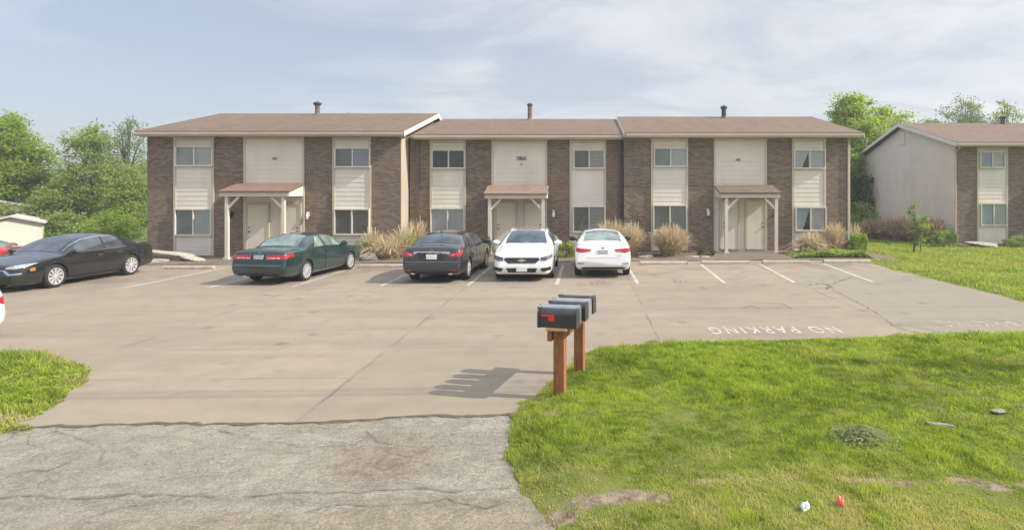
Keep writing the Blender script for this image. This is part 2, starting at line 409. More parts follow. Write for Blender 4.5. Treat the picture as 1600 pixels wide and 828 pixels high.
    M['amber'] = flat('amber_lens', (.50,.17,.05), .2, coat=1)
    M['lamp_clear'] = flat('headlamp', (.50,.52,.54), .08, .4, var=.4, vs=14, coat=1)
    M['lamp_dark'] = flat('headlamp_dark', (.05,.055,.07), .06, .2, var=.5, vs=14, coat=1)
    def glass(name, col):
        t = NT(name); n = t.noise(2.5, 3, .5, t.n('ShaderNodeTexCoord').outputs['Object'])
        t.bsdf(t.mix(t.rng(n, .35, .65), tuple(q*.6 for q in col), tuple(q*1.5 for q in col)), .03, 0, .9); return t.m
    M['glass'] = glass('car_glass', (.045,.057,.070)); M['glass_green'] = glass('car_glass_green', (.15,.195,.175))
    M['glass_blue'] = glass('car_glass_blue', (.05,.066,.09))
    def paint(name, col, metal=.0, rough=.22):
        t = NT(name); n = t.noise(1.2, 3, .5, t.n('ShaderNodeTexCoord').outputs['Object']); fl = t.noise(400, 1)
        c = t.mix(t.rng(n, .3, .7, 0, .25), col, tuple(q*1.35+.006 for q in col))
        t.bsdf(c, t.rng(n, .3, .7, rough, rough+.1), metal, .5, t.bump(fl, .02, .001), 1.0); return t.m
    M['paint_black'] = paint('black_paint', (.010,.011,.013)); M['paint_char'] = paint('charcoal_paint', (.028,.027,.026), .2)
    M['paint_teal'] = paint('teal_paint', (.013,.040,.038), .25); M['paint_white'] = paint('white_paint', (.74,.74,.74), 0, .3)
    M['paint_red'] = paint('red_paint', (.40,.012,.018)); M['paint_dark'] = paint('dark_paint', (.02,.022,.022))
build_materials()
_curt = {}
def curtain_mat(col):
    col = tuple(min(.85, q*2.9+.05) for q in col); k = tuple(round(c, 3) for c in col)
    if k not in _curt:
        t = NT('curtain'); x, y, z = t.sep()
        w = t.n('ShaderNodeTexWave', bands_direction='X', i_Scale=3.6, i_Distortion=.6, i_Detail=1.0); t.set(w.inputs['Vector'], t.vec(t.math('ADD', x, y), 0, 0))
        n = t.noise(1.6, 3)
        c = t.mix(t.math('MULTIPLY', w.outputs[1], .45), col, tuple(q*.6 for q in col))
        c = t.mix(t.rng(n, .35, .7, 0, .45), c, tuple(q*.6 for q in col))
        t.bsdf(c, .8, 0, .2); _curt[k] = t.m
    return _curt[k]

# ------------------------------------------------------------------ world-space children of an Empty
ROOTLOC = {}
_link0 = link
def link(o, parent=None):
    COL.objects.link(o)
    if parent is not None:
        o.parent = parent
        if parent.name in ROOTLOC: o.matrix_parent_inverse = Matrix.Translation(-Vector(ROOTLOC[parent.name]))
    return o
def wthing(name, label, cat, loc, group=None):
    """a thing whose parts are given in world coordinates"""
    o = thing(name, label, cat, loc, 0, group); ROOTLOC[o.name] = tuple(loc); return o

# ------------------------------------------------------------------ ground, lot, road, lawns
def grid_sheet(name, xs, ys, zfun, mat, kind='structure', parent=None):
    X, Y = np.meshgrid(xs, ys)
    if callable(zfun): Z = zfun(X, Y)
    nx, ny = len(xs), len(ys)
    v = np.stack([X.ravel(), Y.ravel(), Z.ravel()], 1)
    i = np.arange(nx*ny).reshape(ny, nx)
    f = np.stack([i[:-1,:-1], i[:-1,1:], i[1:,1:], i[1:,:-1]], -1).reshape(-1, 4)
    return tag(np_mesh(name, v, f, mat, parent, True), kind=kind)

far = [-420,-260,-170,-110,-80]
axx = np.array(far + list(np.arange(-60, 60.1, 1.5)) + [80,110,170,260,420])
axy = np.array([-420,-220,-110,-60] + list(np.arange(-30, 70.1, 1.5)) + [80,100,140,220,300,420])
grid_sheet('ground', axx, axy, lambda X, Y: g(X, Y)-.05, M['ground'])

def lot_edge(x): return 7.40 + .045*x + .13*(noise2(x, x*0, 3, 1.4)-.5) + .10*(noise2(x, x*0, 5, 5)-.5) + .05*(noise2(x, x*0, 6, 12)-.5)
lx = np.concatenate([np.arange(-62, -12, 1.0), np.arange(-12, 4, .06), np.arange(4, 10.6, .5)])
ly = np.concatenate([np.arange(8.0, 23.6, .6), [23.6]])
X, Y = np.meshgrid(lx, np.concatenate([[0], ly])); Y[0] = lot_edge(lx)
Z = g(X, Y)+.008
i = np.arange(X.size).reshape(X.shape)
lot = tag(np_mesh('parking_lot', np.stack([X.ravel(), Y.ravel(), Z.ravel()], 1),
          np.stack([i[:-1,:-1], i[:-1,1:], i[1:,1:], i[1:,:-1]], -1).reshape(-1, 4), M['concrete'], None, True), kind='structure')
grid_sheet('asphalt_road', np.array([-418,-200,-100,-60] + list(np.arange(-40, 40.1, 2.0)) + [60,100,200,418]), np.array([-9,-7,-4,-1,1,2.5,3.6]), lambda X, Y: g(X, Y), M['asphalt'])  # unseen far side widened so the windows reflect grey
grid_sheet('asphalt_apron', np.arange(-16, 4.1, .5), np.arange(3.6, 8.01, .4), lambda X, Y: g(X, Y), M['asphalt'])
# the planting bed along the fronts
grid_sheet('mulch_bed', np.arange(-19.6, 12.3, .6), np.arange(23.4, 28.6, .3),
           lambda X, Y: g(X, Y)+.012+.05*sm((Y-23.5)/.5)+.03*noise2(X, Y, 4, 2), M['mulch'])

def seg_dist(px, py, poly):
    d = np.full(px.shape, 1e9); inside = np.zeros(px.shape, bool)
    n = len(poly)
    for k in range(n):
        x0, y0 = poly[k]; x1, y1 = poly[(k+1) % n]
        ex, ey = x1-x0, y1-y0
        t = np.clip(((px-x0)*ex+(py-y0)*ey)/(ex*ex+ey*ey+1e-12), 0, 1)
        d = np.minimum(d, np.hypot(px-x0-t*ex, py-y0-t*ey))
        if y0 != y1:
            c = ((y0 > py) != (y1 > py)) & (px < (x1-x0)*(py-y0)/(y1-y0)+x0)
            inside ^= c
    return np.where(inside, d, -d)

def lawn_d(px, py, poly, seed, amp=.16):
    return seg_dist(px, py, poly) + amp*(noise2(px, py, seed, 3.2)-.5) + amp*.7*(noise2(px, py, seed+1, 11)-.5)
def lawn_h(d, rise): return np.where(d > 0, .012+rise*sm(d/.55), np.maximum(-.05, d*.25+.012))

def lawn(name, poly, res, rise, seed, xr, yr):
    xs = np.arange(xr[0], xr[1]+res, res); ys = np.arange(yr[0], yr[1]+res, res)
    X, Y = np.meshgrid(xs, ys); d = lawn_d(X, Y, poly, seed)
    Z = g(X, Y)+lawn_h(d, rise)+.012*noise2(X, Y, seed+4, 2.5)*(d > .1)
    i = np.arange(X.size).reshape(X.shape)
    f = np.stack([i[:-1,:-1], i[:-1,1:], i[1:,1:], i[1:,:-1]], -1).reshape(-1, 4)
    keep = (d.ravel()[f] > -.22).any(1); f = f[keep]
    used = np.unique(f); re = np.full(X.size, -1); re[used] = np.arange(len(used))
    v = np.stack([X.ravel(), Y.ravel(), Z.ravel()], 1)[used]
    return tag(np_mesh(name, v, re[f], M['lawn'], None, True, {'dirt': dirtiness(v[:,0], v[:,1])}), kind='structure')

west = [G(u, v) for u, v in ((812,640),(800,654),(798,700),(803,738),(824,775),(848,800),(880,828),(930,880),(985,935))]
north = [G(u, v) for u, v in ((1600,525),(1450,526),(1300,531),(1100,536),(985,540),(925,551),(900,566),(866,592),(838,618))]
LAWN_A = west + [(40, 3.9), (40, 11.9)] + north
LAWN_B = [(10.5,23.4),(10.35,20),(10.5,16),(10.4,14),(10.5,11.3),(60,11.3),(60,60),(12.3,60),(12.3,23.4)]
isl = [G(u, v) for u, v in ((0,553),(60,554),(100,561),(127,575),(132,588),(122,603),(95,625),(62,650),(30,668),(0,676))]
LAWN_C = isl + [(-9.5,6.4),(-12,5.6),(-40,5.2),(-40,9.3),(-11.5,9.9)]
DIRT = [(G(968,792), .55, .13), (G(1345,766), .28, .07), (G(1400,770), .22, .06), (G(1500,768), .3, .08), (G(1575,775), .3, .10), (G(1100,768), .25, .05), (G(850,655), .28, .14), (G(870,812), .22, .12), (G(60,660), .7, .2), (G(985,545), .8, .10), (G(1150,541), .9, .07)]
def dirtiness(x, y):
    r = np.zeros(x.shape)
    for (cx, cy), rx, ry in DIRT:
        q = ((x-cx)/rx)**2+((y-cy)/ry)**2
        r = np.maximum(r, np.clip(1.35-q, 0, 1))
    return r*np.clip(-.35+1.3*noise2(x, y, 77, 9)+1.0*noise2(x, y, 78, 22), 0, 1)
lawn('lawn', LAWN_A, .09, .07, 21, (-2, 16), (3.6, 12.2))
lawn('side_lawn', LAWN_B, .35, .03, 31, (9.8, 50), (10.5, 58))
lawn('island_lawn', LAWN_C, .09, .06, 41, (-16, -6), (5, 11.5))

def blades(name, poly, rise, seed, n, xr, yr, hgt, wid, dryf, lab, cat, wfun=None, cam_w=True):
    x = rng.uniform(*xr, n*3); y = rng.uniform(*yr, n*3)
    dist = np.hypot(x, y)
    p = np.clip((6.5/dist)**1.5, .05, 1) if cam_w else np.ones_like(x)
    inview = (x > (-PX-60)/F*y) & (x < (1600-PX+60)/F*y)
    d = lawn_d(x, y, poly, seed)
    dt = dirtiness(x, y)
    clump = noise2(x, y, seed+6, 6)
    k = inview & (d > -.035) & (rng.random(n*3) < p*(.3+.95*clump)*(1-.85*dt)); x, y, d, dt = x[k][:n], y[k][:n], d[k][:n], dt[k][:n]
    n = len(x); z = g(x, y)+lawn_h(np.maximum(d, 0), rise)-.004
    dist = np.hypot(x, y); sc = np.clip(dist/6.5, .9, 3.0)
    tall = .55+.9*noise2(x, y, seed+9, 1.7)*noise2(x, y, seed+10, .8)*1.6
    h = hgt*tall*(.55+.95*noise2(x, y, seed+12, 13))*rng.uniform(.5, 1.25, n)*np.clip(.55+d*3, .5, 1)*np.sqrt(sc)
    w = wid*rng.uniform(.7, 1.5, n)*sc
    patch = noise2(x, y, seed+2, .9); p2 = noise2(x, y, seed+3, 3.1)
    tint = np.clip(-.30+.42*patch+.36*p2+.90*noise2(x, y, seed+13, 9)+rng.normal(0, .2, n), 0, 1)
    clover = sm((noise2(x, y, seed+14, 1.6)*.6+noise2(x, y, seed+15, 5)*.4-.60)/.10); tint = tint*(1-.75*clover); h = h*(1-.35*clover)
    a = rng.uniform(0, 2*math.pi, n); t = rng.uniform(0, 2*math.pi, n); lean = np.abs(rng.normal(.45, .35, n))*h
    wx, wy = np.cos(a)*w/2, np.sin(a)*w/2; bx, by = np.cos(t)*lean, np.sin(t)*lean
    V = np.empty((n, 6, 3))
    for q, (f, wd, bend) in enumerate(((0,1,0),(.6,.8,.38),(1,.15,1))):
        for s_, sg in enumerate((-1, 1)):
            V[:, q*2+s_] = np.stack([x+bx*bend+sg*wx*wd, y+by*bend+sg*wy*wd, z+h*f*(1-.12*bend)], 1)
    b = np.arange(n)[:, None]*6
    Fc = np.concatenate([b+np.array([0,1,3,2]), b+np.array([2,3,5,4])])
    dry = np.clip(dryf(x, y, d)+.5*dt + rng.normal(0, .12, n)+(rng.random(n) < .06)*.6, 0, 1)
    o = np_mesh(name, V.reshape(-1, 3), Fc, M['blade'], None, False, {'tint': np.repeat(tint, 6), 'dry': np.repeat(dry, 6)})
    return tag(o, lab, cat, kind='stuff')

def dryA(x, y, d):
    n = noise2(x, y, 61, 1.3); n2 = noise2(x, y, 62, 4.5)
    near = sm((6.4-y)/1.2)
    return np.clip(near*(.10+.55*n*n2*2.0)+.55*sm((.42-d)/.45)*n2+.55*np.clip(n*n2-.28, 0, 1)*1.3, 0, .85)
def dryB(x, y, d): return np.clip(.5*noise2(x, y, 63, .5)-.1, 0, .5)
blades('grass', LAWN_A, .07, 21, 300000, (-1.6, 10.5), (4.5, 12), .062, .0062, dryA, 'bright green verge grass in front of the parking lot', 'grass')
blades('grass', LAWN_C, .06, 41, 60000, (-11.6, -6.4), (5.8, 10.9), .062, .008, lambda x, y, d: np.clip(.6*sm((.5-d)/.5)*noise2(x, y, 64, 2)+.4*noise2(x, y, 65, 1.2)-.25, 0, .8), 'patchy grass on the rounded island at the left edge', 'grass')
blades('grass', LAWN_B, .03, 31, 80000, (10.2, 30), (11, 42), .055, .008, dryB, 'mown lawn sloping up to the right apartment building', 'grass', cam_w=False)

# --------------------------------------------------- painted lines, letters, cracks: flat sheets on the lot
def strip(name, pts, w, mat, dz=.0125, parent=lot, jit=0):
    """a flat ribbon following the ground"""
    pts = [Vector((p[0], p[1])) for p in pts]; out = []
    for i in range(len(pts)-1):
        n = max(1, int((pts[i+1]-pts[i]).length/.12))
        out += [pts[i].lerp(pts[i+1], k/n) for k in range(n)]
    out.append(pts[-1]); mb = MB(); vs = []
    for i, p in enumerate(out):
        d = (out[min(i+1, len(out)-1)]-out[max(i-1, 0)]).normalized(); nrm = Vector((-d.y, d.x))
        ww = w*(1 if not jit else random.uniform(.35, 1.3)); o = nrm*random.uniform(-jit, jit)
        for s_ in (-.5, .5):
            q = p+o+nrm*ww*s_; vs.append((q.x, q.y, gz(q.x, q.y)+dz))
    mb.add(vs, [(2*i, 2*i+1, 2*i+3, 2*i+2) for i in range(len(out)-1)])
    return mb.build(name, mat, parent)
for xs, xe in ((-15.9,-15.8),(-13.45,-13.25),(-10.95,-10.85),(-8.55,-8.45),(-5.97,-5.93),(-3.42,-3.44),(-.84,-.84),(1.53,1.50),(4.05,4.24),(6.09,6.38),(8.37,8.70)):
    strip('painted_line', [(xs, 17.7), (xe, 22.4)], .105, M['line'])
def lettering(name, txt, cx, cy, sx, sy, mat, rot=math.pi, spacing=1.0, dz=.0135, parent=lot):
    cu = bpy.data.curves.new(name, 'FONT'); cu.body = txt; cu.size = 1; cu.align_x = 'CENTER'; cu.align_y = 'CENTER'; cu.space_character = spacing
    cu.resolution_u = 3
    o = bpy.data.objects.new('tmp', cu); COL.objects.link(o)
    me = bpy.data.meshes.new_from_object(o.evaluated_get(bpy.context.evaluated_depsgraph_get()))
    bpy.data.objects.remove(o); me.name = name
    co = np.empty(len(me.vertices)*3); me.vertices.foreach_get('co', co); co = co.reshape(-1, 3)
    ext = co.max(0)-co.min(0); mid = (co.max(0)+co.min(0))/2
    q = (co-mid)/np.array([ext[0], ext[1], 1])*np.array([sx, sy, 0])
    c, s_ = math.cos(rot), math.sin(rot)
    x = cx+q[:,0]*c-q[:,1]*s_; y = cy+q[:,0]*s_+q[:,1]*c
    me.vertices.foreach_set('co', np.stack([x, y, g(x, y)+dz], 1).ravel()); me.update()
    me.materials.clear(); me.materials.append(mat)
    return link(bpy.data.objects.new(name, me), parent)
a0 = G(1110, 518); a1 = G(1312, 517)
lettering('painted_words', 'NO PARKING', (a0[0]+a1[0])/2, 11.72, a1[0]-a0[0], .56, M['text_white'], spacing=1.35)
lettering('painted_words', 'NO PARKING', 8.35, 12.15, 2.6, .56, M['text_faint'], spacing=1.35)
for u, v, txt in ((1062,440,'114'),(1185,438,'113'),(1308,437,'112'),(1420,438,'111'),(800,443.5,'116'),(932,442,'115')):
    c = G(u, v); lettering('painted_number', txt, c[0], c[1]-.05, .40, .26, M['text_black'], spacing=1.25)
def crack(px, w, mat, jit=.03): strip('crack', [G(u, v) for u, v in px], w, mat, .0135, lot, jit)
ex = np.arange(-8.6, -.75, .1)
strip('edge_crack', [(x, float(lot_edge(np.array([x]))[0])-.012) for x in ex], .075, M['crack'], .013, lot, .014)
crack([(1292,448),(1318,462),(1350,478),(1385,500),(1402,514),(1440,522),(1468,526)], .022, M['crack'])
crack([(1400,508),(1440,513),(1478,522)], .02, M['crack'])
crack([(1162,483),(1172,478),(1188,483)], .04, M['crack'], .02); crack([(1170,474),(1222,475),(1238,483)], .03, M['crack'], .02)
crack([(1264,446),(1286,443),(1300,447),(1290,452),(1270,451)], .10, M['crack_green'], .08); crack([(1300,444),(1330,434)], .05, M['crack'], .03)
crack([(1535,497),(1562,502),(1596,503)], .03, M['crack'], .02); crack([(1372,424),(1400,424)], .05, M['crack'], .03)
crack([(1096,449),(1106,453)], .05, M['crack'], .02); crack([(455,447),(470,444)], .06, M['crack'], .03)
crack([(0,777),(60,776),(130,779),(210,772),(300,774),(340,776)], .05, M['crack_soft'], .03); crack([(380,775),(470,768),(560,770),(640,764),(740,768),(800,764)], .045, M['crack_soft'], .03)
crack([(120,815),(190,795),(270,782),(330,770)], .03, M['crack_soft'], .03); crack([(0,752),(30,738),(75,735),(110,722)], .03, M['crack_soft'], .02); crack([(85,672),(140,690),(165,705),(160,722)], .02, M['crack_soft'], .02)
crack([(590,725),(606,708),(640,714),(668,705)], .03, M['crack_soft'], .03); crack([(480,800),(540,786),(600,790),(700,780),(760,792),(800,786)], .03, M['crack_soft'], .03)
crack([(555,724),(600,735),(640,722)], .014, M['crack'], .02); crack([(345,672),(420,690),(470,700),(540,697)], .012, M['crack'], .03)
crack([(570,675),(590,690),(615,694)], .014, M['crack'], .02)

# ------------------------------------------------------------------ buildings
def siding_panel(parent, x0, x1, z0, z1, y, name='siding_panel', mat=None, clip=None, axis='x'):
    """lap siding facing -y (axis x) or facing -x (axis y: x0,x1 run along y)"""
    mb = MB(); e = .195; z = z0
    while z < z1-1e-3:
        zt = min(z+e, z1); a, b = (x0, x1); a2, b2 = a, b
        if clip: a, b = clip(z); a2, b2 = clip(zt)
        if b-a > .05:
            o0, o1 = .014, .004
            P = (lambda u, o, zz: (u, y-o, zz)) if axis == 'x' else (lambda u, o, zz: (y-o, u, zz))
            vs = [P(a, o0, z), P(b, o0, z), P(b2, o1, zt), P(a2, o1, zt), P(a, 0, z), P(b, 0, z)]
            mb.add(vs, [(0,1,2,3), (4,5,1,0), (0,3,4), (1,5,2)])
        z += e
    return mb.build(name, mat or M['siding'], parent)

def window(parent, x0, x1, z0, z1, y, c1, c2, extra=''):
    fw = .045; mb = MB(); xm = (x0+x1)/2
    for a, b, c, d in ((x0-fw, x1+fw, z1, z1+fw), (x0-fw, x1+fw, z0-fw*1.3, z0), (x0-fw, x0, z0, z1), (x1, x1+fw, z0, z1)):
        mb.box(a, b, y-.10, y-.0, c, d)
    mb.box(xm-.025, xm+.025, y-.085, y, z0, z1)
    w = mb.build('window', M['vinyl'], parent)
    for a, b, c in ((x0, xm-.025, c1), (xm+.025, x1, c2)):
        p = MB(); p.add([(a, y-.036, z0), (b, y-.036, z0), (b, y-.036, z1), (a, y-.036, z1)], [(0,1,2,3)]); p.build('pane', M['pane'], w, recalc=False)
        k = MB(); k.box(a, b, y-.014, y-.002, z0, z1); k.build('curtain', curtain_mat(c), w)
    q = xm-.025
    if extra == 'gap':      # drapes parted: a black wedge put in for the shade of the room
        k = MB(); k.prism([(q-.30, z0), (q-.02, z0), (q-.02, z1-.08)], y-.022, y-.016, 'y'); k.build('gap_shade', M['plastic'], w)
    elif extra == 'blind':
        k = MB()
        for j in range(int((z1-z0)/.06)): k.box(xm+.03, x1-.01, y-.024, y-.017, z0+.02+j*.06, z0+.058+j*.06)
        k.build('blind', curtain_mat((.26,.245,.215)), w)
    elif extra == 'tie':
        k = MB(); m_ = Matrix.Translation(((xm+x1)/2, y-.02, (z0+z1)/2)) @ Matrix.Rotation(R(28), 4, 'Y'); k.box(-.045, .045, -.004, .004, -.30, .26, mat=m_); k.build('curtain_tie', curtain_mat((.36,.38,.37)), w)

def door(parent, x0, x1, z0, z1, y, knob=1):
    d = MB(); d.box(x0, x1, y-.05, y-.002, z0, z1)
    D = d.build('door', M['door'], parent)
    f = MB()
    for a, b, c, e in ((x0-.09, x0-.004, z0, z1+.09), (x1+.004, x1+.09, z0, z1+.09), (x0-.004, x1+.004, z1+.004, z1+.09)): f.box(a, b, y-.075, y-.002, c, e)
    f.build('door_frame', M['trim'], D)
    kx = x1-.09 if knob > 0 else x0+.09; h = MB()
    h.tube([(kx, y-.05, z0+.95), (kx, y-.11, z0+.95)], [.02, .034], 10); h.build('handle', M['black_metal'], D)
    h = MB(); h.tube([(kx, y-.05, z0+1.12), (kx, y-.07, z0+1.12)], .028, 10); h.build('deadbolt', M['black_metal'], D)
    s = MB(); s.box(x0-.05, x1+.05, y-.12, y-.004, z0-.06, z0-.004); s.build('threshold', M['stone_grey'], D)

def lamp(parent, x, z, y, white=True):
    mb = MB(); m = M['lamp_white'] if white else M['black_metal']
    mb.box(x-.05, x+.05, y-.03, y, z-.02, z+.16); mb.tube([(x, y-.03, z+.1), (x, y-.12, z+.14), (x, y-.14, z+.05)], [.02, .025, .03], 8)
    mb.tube([(x, y-.14, z+.06), (x, y-.14, z-.02), (x, y-.14, z-.14)], [.035, .075, .05], 10)
    mb.build('wall_lamp', m, parent)

def roof_parts(parent, x0, x1, y, zfront, zr, depth, over=.47, shingle='shingle'):
    yr = y+depth/2; ye = y-over; yb = y+depth+over; th = .11
    mb = MB()
    mb.prism([(ye, zfront-.03), (yr, zr-th), (yb, zfront-.03), (yb, zfront+.02), (yr, zr), (ye, zfront+.02)], x0, x1, 'x')
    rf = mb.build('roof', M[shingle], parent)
    f = MB(); f.box(x0+.03, x1-.03, ye-.022, ye+.03, zfront-.185, zfront-.032); f.box(x0+.03, x1-.03, ye-.06, ye-.024, zfront-.125, zfront-.02); f.build('fascia', M['fascia'], rf)
    s = MB(); s.box(x0+.05, x1-.05, ye+.032, y-.003, zfront-.19, zfront-.165); s.build('soffit', M['trim'], rf)
    for xa, xb in ((x0-.028, x0-.003), (x1+.003, x1+.028)):
        r = MB(); r.prism([(ye-.03, zfront-.20), (yr, zr-.23), (yb, zfront-.20), (yb, zfront-.01), (yr, zr-.02), (ye-.03, zfront-.01)], xa, xb, 'x'); r.build('rake_board', M['rake'], rf)
    return rf

def building(name, label, Yf, bays, x0, x1, zr, base, panel, canopy, doors, lamps, number, xl=None, xr=None, flue=None, depth=11.0, dkflue=False, panel_top=5.06, zf=5.235):
    s = F/Yf; X = lambda u: (u-PX)/s; Zz = lambda v: CAMH+(PY-v)/s
    B = wthing(name, label, 'building', ((X(x0)+X(x1))/2, Yf, base), 'brown brick apartment buildings')
    a, b = X(x0), X(x1)
    w = MB(); zt = zf-.17; rise = zr-.115-zf
    w.prism([(Yf, base-.4), (Yf+depth, base-.4), (Yf+depth, zt), (Yf+depth/2, zt+rise*.96), (Yf, zt)], a, b, 'x')
    w.build('wall', M['brick'], B)
    rf = roof_parts(B, xl if xl is not None else a-.22, xr if xr is not None else b+.22, Yf, zf, zr, depth)
    top = zf-.20
    for (u0, u1, wins) in bays:
        p, q = X(u0), X(u1); siding_panel(B, p+.10, q-.10, base+.12, top-.12, Yf-.012)
        t = MB(); t.box(p, p+.10, Yf-.055, Yf-.002, base+.1, top); t.box(q-.10, q, Yf-.055, Yf-.002, base+.1, top); t.box(p+.10, q-.10, Yf-.05, Yf-.002, top-.12, top)
        t.build('bay_trim', M['trim'], B)
        for (wx0, wx1, wy0, wy1, c1, c2, *ex_) in wins:
            window(B, X(wx0), X(wx1), Zz(wy1), Zz(wy0), Yf-.036, c1, c2, *ex_)
    p, q = X(panel[0]), X(panel[1])
    siding_panel(B, p+.08, q-.08, base+.10, top-.10, Yf-.012, 'entry_siding')
    t = MB(); t.box(p, p+.08, Yf-.055, Yf-.002, base+.08, top); t.box(q-.08, q, Yf-.055, Yf-.002, base+.08, top); t.box(p+.08, q-.08, Yf-.05, Yf-.002, top-.10, top); t.build('entry_trim', M['trim'], B)
    for (u0, u1, zt_, kn) in doors: door(B, X(u0), X(u1), base+.20, zt_, Yf-.036, kn)
    # canopy over the entry
    cx0, cx1, proj, zlo, zhi, posts, shg = canopy
    c = MB(); yf = Yf-proj
    c.prism([(yf, zlo), (Yf-.06, zhi), (Yf-.06, zhi+.07), (yf-.06, zlo+.06), (yf-.06, zlo+.01)], cx0-.03, cx1+.03, 'x')
    can = c.build('porch_canopy', M[shg], B)
    f = MB(); f.box(cx0, cx1, yf-.03, yf+.02, zlo-.16, zlo-.004)
    f.build('canopy_fascia', M['fascia'], can)
    for xa, xb in ((cx0, cx0+.03), (cx1-.03, cx1)):
        e = MB(); e.prism([(yf+.023, zlo-.155), (Yf-.065, zlo-.155), (Yf-.065, zhi-.012), (yf+.023, zlo-.002)], xa, xb, 'x'); e.build('canopy_side', M['rake'], can)
    e = MB(); e.box(cx0+.035, cx1-.035, yf+.024, Yf-.07, zlo-.13, zlo-.11); e.build('canopy_soffit', M['trim'], can)
    py = yf+.10
    for k, px_ in enumerate(posts):
        o = MB(); o.box(px_-.065, px_+.065, py-.065, py+.065, base+.07, zlo-.165)
        o.box(px_-.10, px_+.10, py-.10, py+.10, base+.07, base+.16)
        o.build('canopy_post', M['post'], can)
        sg = 1 if k == 0 else -1; br = MB()
        m = Matrix.Translation((px_+sg*.27, py, zlo-.40)) @ Matrix.Rotation(-sg*R(45), 4, 'Y')
        br.box(-.31, .31, -.045, .045, -.045, .045, mat=m); br.build('canopy_brace', M['post'], can)
    sl = MB(); sl.box(cx0-.15, cx1+.15, yf-.25, Yf-.06, base-.25, base+.065); sl.build('porch_slab', M['slab'], B, bevel=.015)
    for (u, v, wh) in lamps: lamp(B, X(u), Zz(v), Yf-.002, wh)
    if number[0] == 'plate':
        n = MB(); n.box(X(number[1])-.10, X(number[1])+.10, Yf-.05, Yf-.04, Zz(number[2])-.05, Zz(number[2])+.05); n.build('number_plate', M['stone_grey'], B)
    else:
        cu = bpy.data.curves.new('n', 'FONT'); cu.body = number[0]; cu.size = .22; cu.align_x = 'CENTER'; cu.align_y = 'CENTER'; cu.extrude = .008
        o = bpy.data.objects.new('tmp', cu); COL.objects.link(o)
        me = bpy.data.meshes.new_from_object(o.evaluated_get(bpy.context.evaluated_depsgraph_get())); bpy.data.objects.remove(o)
        me.transform(Matrix.Translation((X(number[1]), Yf-.05, Zz(number[2]))) @ Matrix.Rotation(R(90), 4, 'X')); me.materials.clear(); me.materials.append(M['numbers'])
        link(bpy.data.objects.new('house_number', me), B)
        n = MB(); n.box(X(number[1])-.05, X(number[1])+.05, Yf-.05, Yf-.04, Zz(257)-.03, Zz(257)+.03); n.build('number_plate', M['stone_grey'], B)
    if flue:
        u, v0, yo, r, cap = flue
        yy = Yf+yo; fx = (u-PX)/(F/yy); zb = zf+(zr-zf)*min(1, (yo+.47)/(depth/2+.47))-.1 if yo < depth/2 else zr-(zr-zf)*(yo-depth/2)/(depth/2+.47)-.1
        zt2 = CAMH+(PY-v0)/(F/yy); m = M['dark_flue'] if dkflue else M['flue']
        fl = MB(); fl.tube([(fx, yy, zb), (fx, yy, zt2)], r, 12); fl.tube([(fx, yy, zb), (fx, yy, zb+.16)], [r*2.2, r*1.2], 12)
        FL = fl.build('flue_pipe', m, rf, False)
        ca = MB(); ca.tube([(fx, yy, zt2-.06), (fx, yy, zt2+.02), (fx, yy, zt2+.05), (fx, yy, zt2+.13)], [r*cap*.8, r*cap, r*cap, r*.5], 12)
        ca.build('flue_cap', M['dark_flue'], rf)
    return B, rf

gt = lambda a: (a*1.0, a*1.02, a*.97)
D_, L_, V_ = (.075,.085,.082), (.36,.39,.375), (.018,.022,.02)
DB, LB, MB_ = (.075,.068,.062), (.46,.46,.43), (.20,.225,.215)
B1, R1 = building('apartment_building', 'left section of the brown brick apartment row, with reddish porch canopy behind the teal car', 26.0,
    [(272,335,[(278,333,231,258,MB_,(.40,.43,.415)), (277,331,328,366,(.12,.14,.135),(.26,.295,.28),'tie')]),
     (520,580,[(526,578,233,260,(.11,.115,.115),(.17,.2,.23)), (525,577,328,365,DB,(.105,.095,.085))])],
    230, 626, 6.76, -.14, (381,476), (-14.87,-12.05,1.3,2.68,2.98,(-14.62,-12.32),'shingle_red'),
    [(388,419,2.14,-1),(443,469,2.14,1)], [(363,336,False),(482,337,True)], ('plate',430,248), xl=-18.95, xr=-7.63, flue=(496,163,5.0,.12,1.75))
B2, R2 = building('apartment_building', 'middle section of the brown brick apartment row, with tan porch canopy and house number 2865', 27.05,
    [(672,728,[(677,726,236,262,V_,(.03,.036,.028)), (675,725,327,362,(.30,.335,.315),(.40,.43,.405))]),
     (890,947,[(898,943,236,262,(.075,.07,.065),(.14,.13,.115),'blind'), (897,944,324,361,(.09,.088,.085),(.12,.115,.105),'blind')])],
    640, 973, 6.60, -.07, (768,855), (-4.30,-1.66,1.15,2.58,2.92,(-4.10,-1.82),'shingle_tan'),
    [(776,805,2.20,-1),(821,848,2.18,1)], [(865,334,True)], ('2865',815,248), xl=-7.60, xr=1.62, flue=(828,165,5.2,.12,1.3), zf=5.20)
B3, R3 = building('apartment_building', 'right section of the brown brick apartment row, with brown porch canopy behind empty stalls', 26.6,
    [(1017,1075,[(1023,1072,233,259,(.13,.165,.155),(.30,.33,.31)), (1022,1071,322,359,(.11,.115,.11),(.14,.145,.13))]),
     (1237,1290,[(1241,1287,236,262,(.34,.35,.34),(.33,.34,.35),'gap'), (1243,1288,325,359,(.22,.25,.27),(.29,.32,.33),'gap')])],
    975, 1328, 6.67, .02, (1115,1198), (5.65,8.15,1.1,2.62,2.92,(5.92,8.02),'shingle'),
    [(1127,1152,2.28,-1),(1167,1194,2.28,1)], [(1106,332,True),(1212,336,False)], ('plate',1153,250), xl=1.68, xr=11.95, flue=(1131,169,5.0,.12,1.5), dkflue=True)
